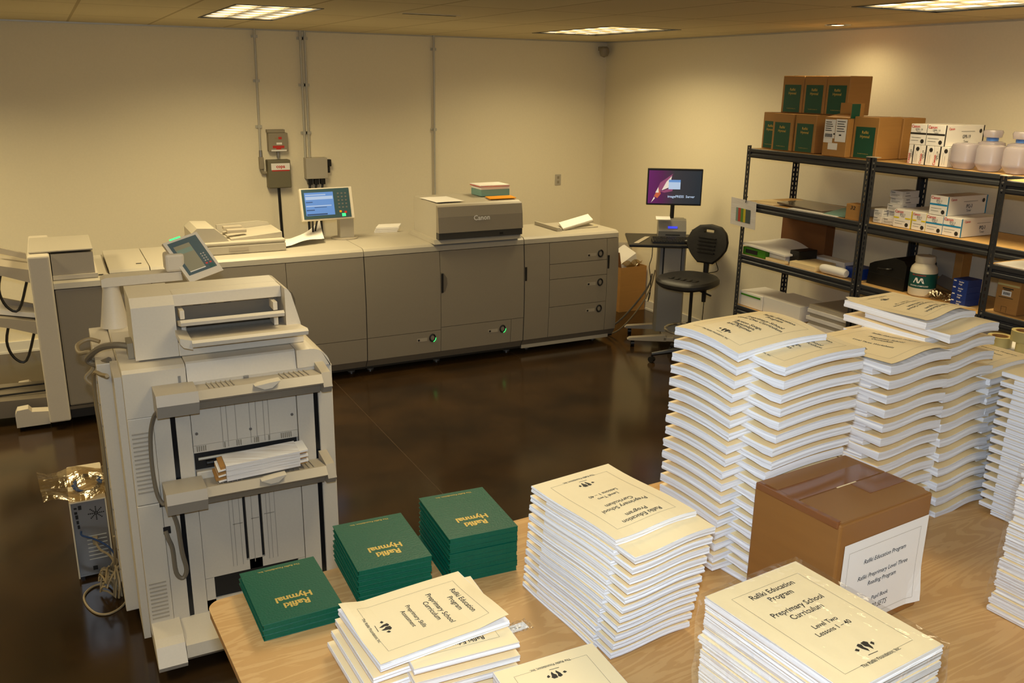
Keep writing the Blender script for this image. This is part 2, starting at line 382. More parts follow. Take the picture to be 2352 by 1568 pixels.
t = thing('smoke_sensor', 'small grey dome sensor high in the far corner of the room', 'sensor', (5.36, 8.33, 2.60))
part('bracket', MB().box(5.34, 5.38, 8.33, YB, 2.62, 2.66), 'greybox', t)
part('dome', MB().lathe((5.36, 8.33, 2.60), [(0, -.05), (.04, -.035), (.052, 0), (.05, .04), (.03, .06), (0, .06)], 20), 'greybox', t, smooth=True)

# ---------------------------------------------------------------- things on the back wall
def conduit(x0, zt, x1, zb, lab, y=8.395):
    t = thing('wall_conduit', lab, 'conduit', (x1, y, zb), 'steel conduits on the back wall')
    part('pipe', MB().tube([(x0, y, zt), (x1, y, zb)], .0105, 10), 'steel', t, smooth=True)
    for k in (.06, .42, .8):
        z = zt+(zb-zt)*k; x = x0+(x1-x0)*k
        mb = MB(); mb.box(x-.028, x+.028, y+.008, YB, z-.012, z+.012); mb.box(x-.013, x+.013, y-.013, y+.012, z-.012, z+.012)
        part('strap', mb, 'steel', t)
conduit(1.742, CEIL, 1.727, 1.66, 'steel conduit running down to the small grey switch box')
conduit(2.146, CEIL, 2.138, 1.585, 'steel conduit entering the white junction box, one further from the corner of the room')
conduit(2.188, CEIL, 2.177, 1.585, 'steel conduit entering the white junction box, one nearer the corner of the room')
conduit(3.446, CEIL, 3.44, .6, 'lone steel conduit running down behind the raised press tower')
t = thing('switch_box', 'small narrow grey conduit fitting beside the olive transformer box', 'electrical box', (1.727, 8.36, 1.47))
part('body', MB().box(1.708, 1.746, 8.36, YB, 1.49, 1.60, .006), 'greybox', t)
part('hub', MB().cyl((1.727, 8.39, 1.60), (1.727, 8.39, 1.66), .017, .014), 'metal', t, smooth=True)
part('elbow', MB().tube([(1.727, 8.385, 1.49), (1.735, 8.385, 1.455), (1.77, 8.385, 1.455)], .015, 10), 'greybox', t, smooth=True)
t = thing('breaker_box', 'grey electrical box with a red and white label mounted highest on the back wall', 'electrical box', (1.885, 8.36, 1.646))
part('body', MB().box(1.795, 1.972, 8.34, YB, 1.65, 1.815, .006), 'greybox', t)
part('hood', MB().box(1.79, 1.95, 8.35, YB, 1.816, 1.845, .004), 'greybox', t)
f = plane_f((1.885, 8.34, 1.73), (1, 0, 0), (0, 0, 1), (0, -1, 0))
mb = MB(); rect2(mb, -.055, .05, -.05, -.028, f); rect2(mb, -.025, .02, -.062, -.05, f); rect2(mb, 0, .03, .028, .05, f); part('label_print', mb, 'red', t)
mb = MB(); rect2(mb, -.07, .07, -.078, -.064, f); rect2(mb, -.02, .03, -.018, .0, f); part('white_label', mb, 'paper', t)
mb = MB(); rect2(mb, -.035, 0, .03, .045, f); part('logo', mb, 'inkgrey', t)
part('conduit_nipple', MB().cyl((1.885, 8.385, 1.59), (1.885, 8.385, 1.65), .016), 'metal', t, smooth=True)
t = thing('transformer_box', 'olive transformer box with a white and red maker label below the grey box', 'electrical box', (1.872, 8.33, 1.32))
part('body', MB().box(1.77, 1.978, 8.32, YB, 1.32, 1.575, .008), 'olive', t)
f = plane_f((1.885, 8.32, 1.51), (1, 0, 0), (0, 0, 1), (0, -1, 0))
mb = MB(); rect2(mb, -.085, .085, -.025, .035, f); part('label_plate', mb, 'paper', t)
f2 = plane_f((1.885, 8.32, 1.51), (1, 0, 0), (0, 0, 1), (0, -1, 0), .0012)
mb = MB(); rect2(mb, -.08, .08, -.036, -.026, f2); write(mb, 'copa', .042, 0, .006, f2, .03); part('lettering', mb, 'red', t)
part('drop_cable', MB().tube([(1.872, 8.385, 1.325), (1.876, 8.385, 1.0), (1.882, 8.38, .7)], .014, 8), 'black', t, smooth=True)
t = thing('junction_box', 'white junction box with black plugs below it on the back wall', 'electrical box', (2.226, 8.34, 1.386))
part('body', MB().box(2.123, 2.329, 8.33, YB, 1.39, 1.585, .006), 'white', t)
mb = MB()
for x in (2.165, 2.225, 2.285): mb.box(x-.022, x+.022, 8.35, 8.40, 1.335, 1.388, .004)
part('socket', mb, 'black', t)
mb = MB()
for x, e in ((2.165, 2.13), (2.225, 2.22), (2.285, 2.25)): mb.tube([(x, 8.375, 1.34), (x-.01, 8.37, 1.28), (e, 8.36, 1.1), (e, 8.33, .8)], .011, 8)
part('power_cord', mb, 'black', t, smooth=True)
part('side_plug', MB().box(2.331, 2.372, 8.35, 8.40, 1.50, 1.565, .005).box(2.331, 2.36, 8.36, 8.39, 1.44, 1.498, .004), 'black', t)
t = thing('wall_outlet', 'white wall outlet plate near the far corner of the room', 'outlet', (4.888, YB, 1.28))
part('plate', MB().box(4.853, 4.924, YB-.008, YB, 1.22, 1.335, .003), 'white', t)
mb = MB()
for z in (1.253, 1.302): mb.box(4.876, 4.901, YB-.0105, YB-.0085, z-.014, z+.014)
part('socket', mb, 'greybox', t)

# ---------------------------------------------------------------- the printing press line
def prof(z):   # front of a panel, slightly bellied
    return 6.532+.022*((z-.5)/.47)**2
def fpanel(x0, x1, z0, z1, y0=0, th=.03):
    n = 6; zs = [z0+(z1-z0)*k/n for k in range(n+1)]
    return MB().prism([(prof(z)+y0, z) for z in zs]+[(prof(z1)+y0+th, z1), (prof(z0)+y0+th, z0)], 'x', x0, x1)
def lid(x0, x1, dy=0, back=7.25, zt=1.035):
    return MB().prism([(6.553+dy, zt-.06), (6.558+dy, zt-.022), (6.575+dy, zt-.006), (6.61+dy, zt), (back, zt), (back, zt-.06)], 'x', x0, x1)
def kick(x0, x1, dy=0, z0=.052, z1=.128):
    return MB().prism([(6.553+dy, z1), (6.60+dy, z0), (6.66+dy, z0), (6.66+dy, z1)], 'x', x0, x1)
def ring(t, x, z, lit=False, dy=0):
    y = prof(z)+dy
    mb = MB(); P = [(x+.024*cos(a), y-.003, z+.029*sin(a)) for a in [2*pi*k/28 for k in range(28)]]
    mb.tube(P, .0065, 8, True); d = part('ring_button', mb, 'black', t, smooth=True)
    part('button_cap', MB().lathe((x, y-.002, z), [(0, -.002), (.017, -.001), (.018, .002)], 20, 'y'), 'grey', d)
    part('label_strip', MB().box(x-.135, x-.045, y-.0012, y+.004, z-.022, z+.006), 'tray', d)
    part('size_dial', MB().box(x-.128, x-.112, y-.004, y, z-.016, z-.002), 'dark', d)
    if lit: part('status_light', MB().tube([(x+.026*cos(a), y-.0045, z+.031*sin(a)) for a in [-1.35+1.35*k/8 for k in range(9)]], .0055, 6), 'led', d)
def casters(t, xs, ys=(6.72, 7.15)):
    for x in xs:
        for y in ys:
            mb = MB(); mb.cyl((x, y, .051), (x, y, .02), .012, .012, 10); mb.lathe((x, y, 0), [(.03, .0005), (.03, .012), (.014, .022)], 14)
            part('levelling_foot', mb, 'metal', t, smooth=True)
def module(name, lab, x0, x1, dy=0, back=7.25):
    t = thing(name, lab, 'printing press', ((x0+x1)/2, 6.9, 0))
    part('body', MB().box(x0+.004, x1-.004, 6.59+dy, back-.005, .052, .974), 'dark', t)
    part('lid', lid(x0+.002, x1-.002, dy, back), 'white', t)
    part('kick_strip', kick(x0+.002, x1-.002, dy), 'grey2', t)
    part('back_panel', MB().box(x0+.004, x1-.004, back-.004, back, .052, .974), 'grey', t)
    return t
for (x0, x1, lab) in ((.272, .531, 'narrow press module next to the stapling finisher'), (.533, .843, 'narrow press module next to the one with the document scanner')):
    t = module('press_relay_module', lab, x0, x1, -.08)
    part('door', fpanel(x0+.003, x1-.003, .131, .97, -.08), 'grey', t)
    part('latch_recess', MB().box(x1-.075, x1-.04, 6.62, 6.645, 1.0345, 1.0365), 'dark', t)
    casters(t, (x0+.05, x1-.05))
t = module('press_fixing_module', 'wide press module carrying the document scanner and tilted control panel', .845, 2.084)
for a, b in ((.848, 1.476), (1.480, 2.081)):
    d = part('door', fpanel(a, b, .320, .97), 'grey', t)
    mb = MB(); mb.lathe((a+.004, prof(.67)-.0015, .66), [(0, -.001), (.07, 0), (.072, .002)], 28, 'y')
    if a > 1:
        mb = MB(); mb.prism([(a+.002, .77), (a+.03, .75), (a+.05, .70), (a+.052, .66), (a+.03, .59), (a+.002, .57)], 'y', prof(.67)-.0025, prof(.67)+.01)
        part('handle_recess', mb, 'grey2', d)
    part('lower_panel', fpanel(a, b, .131, .316), 'grey', t)
casters(t, (.92, 1.5, 2.0))
t = module('press_engine_module', 'tallest press module with the raised tower and two drawers lit green', 2.086, 3.491)
d = part('door', fpanel(2.089, 2.718, .320, .97), 'grey', t)
d = part('door', fpanel(2.722, 3.488, .341, .97), 'grey', t)
part('handle_recess', MB().prism([(2.724, .80), (2.75, .79), (2.775, .75), (2.778, .70), (2.76, .64), (2.724, .62)], 'y', prof(.7)-.0025, prof(.7)+.01), 'grey2', d)
part('handle_grip', MB().box(2.724, 2.744, prof(.7)-.006, prof(.7)+.002, .63, .79, .003), 'dark', d)
d = part('drawer', fpanel(2.089, 2.718, .131, .316), 'grey', t); ring(d, 2.643, .258, True)
d = part('drawer', fpanel(2.722, 3.368, .131, .337), 'grey', t); ring(d, 3.289, .262, True)
part('lower_panel', fpanel(3.372, 3.488, .131, .337), 'grey', t)
tw = part('tower', MB().prism([(6.55, 1.036), (7.06, 1.036), (7.06, 1.36), (6.56, 1.352), (6.54, 1.34)], 'x', 2.70, 3.44), 'white', t)
part('front_cover', MB().prism([(6.495, 1.125), (6.55, 1.125), (6.55, 1.338), (6.54, 1.342), (6.522, 1.33), (6.505, 1.25)], 'x', 2.692, 3.448), 'grey', tw)
part('dark_band', MB().box(2.694, 3.446, 6.50, 6.56, 1.072, 1.123, .003), 'band', tw)
part('tower_skirt', MB().prism([(6.51, 1.036), (7.10, 1.036), (7.06, 1.07), (6.53, 1.07)], 'x', 2.66, 3.446), 'white', tw)
part('power_button', MB().box(3.235, 3.265, 6.496, 6.502, 1.086, 1.104), 'dark', tw)
f = plane_f((3.07, 6.4985, 1.232), (1, 0, 0), (0, .09, 1), (0, -1, 0), .004)
mb = MB(); write(mb, 'Canon', .055, 0, 0, f, .02); part('lettering', mb, 'paper', tw)
casters(t, (2.16, 2.75, 3.42))
t = module('paper_deck_module', 'paper deck at the corner end of the press with three ringed drawers', 3.495, 4.452, 0, 7.16)
d = part('side_door', fpanel(3.498, 3.738, .131, .97), 'grey', t)
part('handle_recess', MB().box(3.499, 3.517, prof(.72)-.003, prof(.72)+.004, .66, .78), 'dark', d)
for z0, z1, r in ((.785, .97, .843), (.652, .781, None), (.405, .648, .585), (.131, .401, .342)):
    d = part('drawer', fpanel(3.742, 4.327, z0, z1), 'grey', t)
    if r: ring(d, 4.258, r)
d = part('side_door', fpanel(4.331, 4.449, .131, .97), 'grey', t)
part('handle_recess', MB().box(4.334, 4.352, prof(.75)-.003, prof(.75)+.004, .70, .82), 'dark', d)
part('base_rail', MB().box(3.50, 4.40, 6.585, 7.1, .045, .051).box(3.50, 4.40, 6.585, 6.62, .051, .09), 'white', t)
part('warning_sticker', MB().box(4.36, 4.40, 6.86, 6.89, 1.0352, 1.0358), 'yellow', t)
casters(t, (3.62, 4.32))

# stapling finisher at the end of the line
t = thing('stapling_finisher', 'stapling finisher with output trays at the end of the press line', 'printing press', (.03, 6.8, 0))
part('body', MB().box(-.07, .268, 6.37, 7.2, .06, .985), 'dark', t)
part('door', MB().box(-.068, .266, 6.352, 6.378, .15, .955, .012), 'grey', t)
part('kick_strip', MB().prism([(6.36, .145), (6.39, .07), (6.5, .07), (6.5, .145)], 'x', -.07, .266), 'grey2', t)
part('end_column', MB().box(-.2, -.072, 6.33, 7.2, .055, 1.185, .012), 'offw', t)
part('top_shelf', MB().prism([(6.345, .96), (6.355, .995), (6.40, 1.01), (7.22, 1.01), (7.22, .96)], 'x', -.07, .268), 'white', t)
part('hood', MB().prism([(6.40, 1.04), (6.43, 1.175), (7.0, 1.185), (7.0, 1.04)], 'x', -.066, .185), 'grey', t)
part('hood_lid', MB().box(-.19, .188, 6.43, 7.01, 1.188, 1.199, .004), 'white', t)
part('hood_base', MB().box(-.068, .20, 6.39, 7.0, 1.011, 1.039), 'offw', t)
part('latch_recess', MB().box(.205, .235, 6.44, 6.47, 1.0105, 1.013), 'dark', t)
for z, s in ((1.02, 1), (.66, 2)):
    tr = part('output_tray', MB().prism([(-.205, z-.07), (-.205, z+.02), (-.37, z+.06), (-.62, z+.11), (-.62, z+.06), (-.36, z-.01)], 'y', 6.66, 7.06), 'tray', t)
    part('paper_stop', MB().prism([(-.22, z+.05), (-.22, z+.09), (-.40, z+.15), (-.40, z+.11)], 'y', 6.9, 6.93), 'tray', tr)
    part('cable', MB().tube([(-.36, 6.7, z+.05), (-.40, 6.68, z-.1), (-.37, 6.68, z-.22), (-.30, 6.68, z-.25), (-.23, 6.68, z-.06)], .009, 8), 'black', tr, smooth=True)
tb = part('booklet_tray', MB().prism([(-.205, .05), (-.205, .17), (-.75, .19), (-.75, .07)], 'y', 6.55, 6.95), 'grey2', t)
part('belt', MB().box(-.74, -.206, 6.64, 6.655, .186, .196).box(-.74, -.206, 6.8, 6.815, .186, .196), 'dark', tb)
for y, lab in ((6.40, 'front'), (6.98, 'rear')):
    part('foot', MB().prism([(-.40, .03), (-.40, .12), (-.385, .15), (-.32, .155), (-.30, .13), (-.20, .12), (-.20, .03)], 'y', y, y+.09), 'offw', t)
for x, y in ((-.37, 6.44), (-.37, 7.02), (.2, 6.6), (.2, 7.1), (-.1, 6.6), (-.1, 7.1)):
    part('caster', MB().lathe((x, y, .027), [(0, -.014), (.026, -.014), (.026, .014), (0, .014)], 16, 'x').box(x-.01, x+.01, y-.01, y+.01, .04, .058), 'black', t, smooth=True)
mb = MB(); th = .03
mb.slab((-.58, 6.72, .775), (.37, 0, -.08), (0, .28, 0), (.008, 0, .03)); solo('paper_stack', mb, 'paper', 'sheaf of printed paper lying in the lower output tray of the finisher', 'paper', (-.4, 6.85, .76))

# document scanner and control panel on the press
t = thing('document_scanner', 'white document scanner with a sheet feeder on top of the press', 'scanner', (1.18, 6.95, 1.036))
part('glass_base', MB().box(.86, 1.53, 6.72, 7.2, 1.0365, 1.10, .008), 'white', t)
part('feeder_lid', MB().box(.86, 1.528, 6.72, 7.2, 1.101, 1.128, .01), 'white', t)
part('feeder_hood', MB().prism([(.86, 1.129), (.86, 1.20), (.90, 1.235), (1.02, 1.228), (1.09, 1.165), (1.12, 1.129)], 'y', 6.76, 7.16), 'white', t)
part('document_tray', MB().prism([(1.14, 1.130), (1.14, 1.138), (1.52, 1.17), (1.52, 1.130)], 'y', 6.79, 7.17), 'white', t)
part('side_wall', MB().prism([(1.1, 1.129), (1.1, 1.19), (1.42, 1.205), (1.5, 1.19), (1.525, 1.129)], 'y', 7.175, 7.195), 'white', t)
for y in (6.86, 7.03):
    part('paper_guide', MB().box(1.13, 1.27, y, y+.07, 1.17, 1.195, .004), 'tray', t)
part('grip', MB().box(1.11, 1.25, 6.715, 6.722, 1.062, 1.085), 'tray', t)
t = thing('control_panel', 'press control panel on a post, its blue screen lit', 'control panel', (2.1, 7.1, 1.036))
part('base_plate', MB().lathe((2.1, 7.1, 1.0362), [(.11, 0), (.11, .006), (.10, .009), (0, .009)], 28), 'tray', t, smooth=True)
part('post', MB().prism([(2.055+.0, 7.06), (2.17, 7.06), (2.175, 7.13), (2.05, 7.13)], 'z', 1.046, 1.285), 'white', t)
hd = part('head', MB().slab((1.735, 6.995, 1.21), (.425, 0, .004), (0, .07, .245), (0, .035, -.012)), 'offw', t)
fp = plane_f((1.94, 7.028, 1.335), (.99995, 0, .009), (0, .275, .961), (0, -.961, .275), .002)
mb = MB(); rect2(mb, -.192, .195, -.118, .118, fp); part('bezel', mb, 'teal', hd)
fq = lambda e: plane_f((1.94, 7.028, 1.335), (.99995, 0, .009), (0, .275, .961), (0, -.961, .275), e)
mb = MB(); rect2(mb, -.172, .062, -.092, .092, fq(.003)); sc = part('screen', mb, 'scr1', hd)
mb = MB(); rect2(mb, -.165, .056, .035, .06, fq(.0035)); rect2(mb, -.165, .0, .068, .076, fq(.0035)); rect2(mb, -.165, .04, -.02, -.012, fq(.0035)); part('screen_text', mb, 'scr1w', sc)
mb = MB(); rect2(mb, -.165, .0, -.088, -.078, fq(.0035)); rect2(mb, -.165, -.1, -.052, -.045, fq(.0035)); rect2(mb, -.165, -.11, .012, .018, fq(.0035)); rect2(mb, -.1, 0, -.03, -.026, fq(.0035)); part('menu_bar', mb, 'scr1d', sc)
mb = MB()
for r in range(5):
    for c in range(3): rect2(mb, .095+c*.03, .11+c*.03, .07-r*.028, .082-r*.028, fq(.0035))
part('keypad', mb, 'metal', hd)
mb = MB(); rect2(mb, .10, .118, -.078, -.062, fq(.0035)); part('yellow_key', mb, 'orange', hd)
mb = MB(); rect2(mb, .14, .16, -.085, -.069, fq(.0035)); part('stop_key', mb, 'red', hd)
mb = MB(); rect2(mb, .118, .148, -.11, -.086, fq(.0035)); part('start_key', mb, 'led', hd)
part('cable', MB().tube([(1.83, 7.06, 1.21), (1.84, 7.1, 1.12), (1.85, 7.15, 1.04)], .008, 6).tube([(1.87, 7.06, 1.21), (1.86, 7.1, 1.12), (1.86, 7.15, 1.04)], .008, 6), 'black', t, smooth=True)
# papers on the press
mb = MB()
mb.sheet(lambda u, v: Vector((1.52+.36*u+.05*v, 6.80+.30*v+.12*u, 1.04+.15*max(0, u-.2)**1.2*(.55+.6*v)+.03*sin(4.5*u+2*v)*u+.012*(1-u))), 14, 10, .0012)
solo('paper_sheet', mb, 'paper', 'curled sheet of paper between scanner and control panel post', 'paper', (1.7, 6.95, 1.036))
for k in range(3):
    solo('paper_ream', MB().slab((2.40+.006*k, 7.23-.004*k, 1.0362+.0155*k), (.20+.0, -.02, 0), (.085, .17, 0), (0, 0, .015)), 'paper',
         '%s bundle of blank paper in the low pile beside the tower' % ['lowest', 'middle', 'uppermost'][k], 'paper', (2.55, 7.3, 1.0362+.0155*k), 'bundles of paper beside the tower')
solo('paper_sheet', MB().sheet(lambda u, v: Vector((2.705+.245*u-.02*v, 6.56+.016*u+.33*v, 1.364+.001*sin(6*u))), 6, 6, .0012), 'paper', 'flat white sheet lying on top of the press tower', 'paper', (2.8, 6.7, 1.361))
solo('envelope', MB().slab((3.19, 6.59, 1.361), (.24, .0, 0), (.03, .16, 0), (0, 0, .006)), 'orange', 'flat orange envelope on the edge of the press tower', 'envelope', (3.3, 6.66, 1.361))
t = thing('paper_box', 'teal box of card stock with paper piled on it on the tower', 'box', (3.33, 6.87, 1.361))
part('box_base', MB().box(3.20, 3.47, 6.79, 6.99, 1.3612, 1.418, .004), 'tealbox', t)
part('white_card', MB().box(3.20, 3.468, 6.79, 6.985, 1.4182, 1.441), 'paper', t)
part('red_card', MB().box(3.185, 3.468, 6.785, 6.985, 1.4412, 1.446), 'red', t)
part('top_sheet', MB().box(3.19, 3.462, 6.78, 6.99, 1.4462, 1.4545), 'paper', t)
t = thing('paper_tray_lid', 'white folded tray cover with turned-up flaps on the paper deck', 'tray', (4.1, 6.95, 1.036))
part('tray_panel', MB().box(3.92, 4.36, 6.76, 7.10, 1.0362, 1.045), 'white', t)
part('flap', MB().prism([(3.90, 1.0362), (3.90, 1.066), (3.925, 1.066), (3.95, 1.046), (3.95, 1.0362)], 'y', 6.70, 7.12), 'white', t)
part('raised_flap', MB().slab((3.97, 6.72, 1.0455), (.37, .10, .045), (.07, .20, .02), (0, 0, .01)), 'paper', t)
part('flap_edge', MB().slab((3.97, 6.712, 1.0365), (.37, .10, .04), (0, .006, 0), (0, 0, .012)), 'tray', t)
# ---------------------------------------------------------------- foreground finisher with insert feeder
F = 3.45
t = thing('copier_finisher', 'tall beige copier finisher with two output trays and a feeder on top', 'copier', (.55, 3.85, 0))
part('body', MB().box(.30, .80, F+.035, 4.2, .10, 1.16), 'offw2', t)
# left corner column with vents
part('side_column', MB().box(.147, .237, F, 4.05, .685, 1.046, .003), 'offw', t)
part('lower_column', MB().box(.147, .237, F, 4.05, .105, .682, .003), 'offw', t)
part('top_cover', MB().prism([(F, 1.048), (F, 1.226), (F+.02, 1.236), (4.05, 1.236), (4.05, 1.048)], 'x', .147, .372), 'offw', t)
part('front_strip', MB().box(.238, .299, F+.003, F+.05, .105, 1.046), 'offw', t)
for z0 in (.735, .175):
    mb = MB(); n = 15 if z0 > .5 else 10
    for k in range(n): mb.box(.157, .222, F-.002, F+.004, z0+k*.0175, z0+k*.0175+.0075, .001)
    part('vent', mb, 'tray', t)
for x0, x1 in ((.300, .317), (.862, .880)):
    part('guide_rail', MB().box(x0, x1, F+.008, F+.03, .11, 1.075), 'rail', t)
part('inner_frame', MB().box(.318, .372, F+.002, F+.04, .745, 1.10).box(.318, .372, F+.006, F+.04, .11, .742), 'offw', t)
part('inner_frame', MB().box(.793, .861, F+.002, F+.04, .75, 1.10).box(.793, .861, F+.006, F+.04, .11, .747), 'offw', t)
# right post with rounded shoulder
arc = [(.854+.082*sin(a), 1.16+.083*cos(a)) for a in [pi/2*k/8 for k in range(9)]]
part('shoulder_cover', MB().prism([(.799, 1.168), (.799, 1.243)]+arc+[(.936, 1.168)], 'y', F-.012, 4.05), 'offw', t)
part('right_post', MB().box(.881, .944, F, 4.05, .105, 1.165, .004), 'offw', t)
part('latch_shelf', MB().box(.797, .878, F-.004, F+.02, 1.10, 1.165), 'offw', t)
part('lid', MB().prism([(F+.005, 1.135), (F-.004, 1.15), (F-.006, 1.165), (F+.012, 1.236), (F+.02, 1.242), (4.05, 1.242), (4.05, 1.13)], 'x', .375, .797), 'offw', t)
part('lid_latch', MB().box(.585, .605, F-.012, F, 1.118, 1.165, .002).box(.575, .615, F-.02, F-.002, 1.10, 1.118), 'metal', t)
part('lock', MB().box(.342, .352, F-.002, F+.002, 1.165, 1.195, .0), 'metal', t)
# upper door with ribs and the roller opening
part('upper_door', MB().box(.376, .79, F+.010, F+.03, .895, 1.11).box(.376, .79, F+.012, F+.03, .862, .893), 'offw', t)
mb = MB()
for x in (.49, .51, .545, .60, .625, .655, .675): mb.box(x-.0015, x+.0015, F+.0085, F+.0105, .87, 1.09)
part('door_rib', mb, 'tray', t)
mb = MB()
for x, w in ((.41, .045), (.50, .012), (.555, .028), (.625, .028), (.675, .012), (.745, .05)):
    for k in range(max(1, int(w/.008))): mb.box(x-w/2+k*.008, x-w/2+k*.008+.004, F+.009, F+.013, .868-.0*k, .89)
part('door_vent', mb, 'greybox', t)
mb = MB()
for x, z in ((.392, .945), (.77, .965), (.60, .93)): mb.cyl((x, F+.0105, z), (x, F+.007, z), .006, n=12)
part('door_screw', mb, 'metal', t)
part('roller_well', MB().box(.378, .788, F+.028, F+.034, .785, .862), 'dark', t)
part('exit_roller', MB().cyl((.39, F+.012, .835), (.78, F+.012, .835), .006, n=10), 'steel', t, smooth=True)
mb = MB()
for k in range(7): mb.cyl((.42+k*.052, F+.014, .812), (.447+k*.052, F+.014, .812), .012, n=12)
part('drive_roller', mb, 'black', t, smooth=True)
part('exit_lip', MB().box(.378, .788, F+.0, F+.03, .745, .784, .004), 'offw', t)
# lower door
part('lower_door', MB().box(.374, .545, F+.010, F+.03, .30, .72).box(.557, .61, F+.010, F+.03, .30, .72).box(.622, .79, F+.010, F+.03, .30, .72).box(.545, .622, F+.010, F+.03, .30, .345), 'offw', t)
part('slot', MB().box(.545, .557, F+.024, F+.03, .345, .72).box(.61, .622, F+.024, F+.03, .345, .72), 'dark', t)
mb = MB()
for x in (.49, .505, .53, .58, .64, .655, .675): mb.box(x-.0012, x+.0012, F+.0085, F+.0105, .33, .70)
for x0, x1, z in ((.50, .54, .52), (.575, .608, .53), (.63, .672, .54)): mb.box(x0, x1, F+.0085, F+.0105, z, z+.004)
part('door_rib', mb, 'tray', t)
part('booklet_slot', MB().box(.41, .76, F+.02, F+.034, .20, .298), 'dark', t)
part('lower_skirt', MB().box(.374, .409, F+.01, F+.03, .11, .298).box(.761, .79, F+.01, F+.03, .11, .298).box(.374, .79, F+.01, F+.03, .11, .197), 'offw', t)
b = part('base', MB().prism([(3.30, .05), (3.275, .075), (3.285, .125), (3.36, .135), (F+.02, .15), (4.2, .15), (4.2, .05)], 'x', .26, .93), 'offw', t)
part('corner_foot', MB().prism([(3.27, .045), (3.255, .07), (3.30, .135), (3.34, .15), (F+.02, .16), (F+.3, .16), (F+.3, .045)], 'x', .15, .258), 'offw', b)
for x, y in ((.22, 3.5), (.86, 3.5), (.22, 4.1), (.86, 4.1)):
    part('caster', MB().lathe((x, y, .0245), [(0, -.015), (.024, -.015), (.024, .015), (0, .015)], 16, 'x'), 'black', b, smooth=True)
# the two output trays
for zt, nm in ((1.168, 'upper'), (.770, 'lower')):
    tr = part('output_tray', MB().prism([(F-.001, zt-.016), (3.33, zt-.002), (3.30, zt-.03), (3.315, zt-.042), (F-.001, zt-.06)], 'x', .395, .868), 'tray', t)
    part('tray_motor_cover', MB().prism([(F-.001, zt+.0), (3.31, zt+.004), (3.295, zt-.035), (3.32, zt-.088), (F-.001, zt-.098)], 'x', .245, .394), 'tray', tr)
    part('end_cover', MB().prism([(F-.001, zt+.018), (3.335, zt+.002), (3.305, zt-.05), (3.33, zt-.08), (F-.001, zt-.085)], 'x', .869, .905), 'tray', tr)
    part('under_beam', MB().prism([(F-.001, zt-.061), (3.345, zt-.05), (3.37, zt-.09), (F-.001, zt-.10)], 'x', .395, .868), 'grey', tr)
    part('pull_lip', MB().prism([(.60, zt-.004), (.635, zt-.022), (.665, zt-.02), (.70, zt+.006), (.66, zt+.003)], 'y', 3.296, 3.34), 'offw', tr)
    mb = MB()
    for k in range(6): mb.slab((.44+k*.018, 3.34, zt-.0008), (.004, 0, 0), (0, .1, -.0105), (0, 0, .002))
    for k in range(6): mb.slab((.72+k*.02, 3.34, zt-.0008), (.004, 0, 0), (0, .1, -.0105), (0, 0, .002))
    part('tray_rib', mb, 'tray', tr)
# ribbed grey lead from tray to column
part('lead', MB().tube([(.252, 3.35, 1.10), (.238, 3.40, 1.06), (.222, 3.43, .98), (.216, 3.432, .86), (.222, 3.432, .74), (.24, 3.42, .69), (.262, 3.40, .70)], .0085, 8).tube([(.264, 3.37, .72), (.268, 3.42, .66), (.285, 3.43, .58), (.292, 3.43, .46), (.302, 3.43, .38), (.285, 3.43, .345), (.262, 3.432, .375), (.258, 3.435, .48), (.246, 3.437, .53), (.24, 3.445, .56)], .009, 8), 'cableg', t, smooth=True)
part('lead_port', MB().box(.232, .26, F-.002, F+.002, .545, .575).box(.228, .262, F-.002, F+.002, .665, .685), 'dark', t)
# rear half of the machine and its left flank
part('rear_body', MB().box(.07, .146, 3.75, 4.35, .06, 1.19, .004).box(.147, .9, 4.06, 4.35, .06, 1.20, .004), 'offw', t)
part('flank_panel', MB().box(.120, .1465, F+.06, 3.74, .06, 1.20), 'offw', t)
part('flank_strip', MB().box(.0665, .0705, 3.95, 3.98, .10, 1.15), 'tray', t)
mb = MB()
for k in range(11):
    for y in (3.80, 4.1): mb.lathe((.0695, y, .15+k*.095), [(0, -.003), (.005, -.002), (.006, 0)], 8, 'x')
part('panel_screw', mb, 'metal', t)
part('flank_lead', MB().tube([(.10, F+.10, 1.2), (.085, F+.22, 1.17), (.06, F+.34, 1.14), (.055, F+.42, 1.0), (.06, F+.47, .8), (.058, F+.52, .5), (.062, F+.55, .25)], .008, 6), 'cable', t, smooth=True)
part('flank_lead', MB().tube([(.225, 3.62, 1.275), (.16, 3.66, 1.285), (.10, 3.74, 1.262), (.06, 3.82, 1.215), (.045, 3.86, 1.18), (.075, 3.84, 1.165), (.12, 3.76, 1.20)], .013, 8), 'cableg', t, smooth=True)
part('flank_lead', MB().tube([(.10, 4.0, 1.215), (.06, 4.02, 1.225), (.015, 4.0, 1.21), (.02, 3.93, 1.195), (.06, 3.88, 1.205), (.062, 3.88, 1.14), (.03, 3.88, 1.10), (.055, 3.86, 1.07)], .009, 8), 'cable', t, smooth=True)
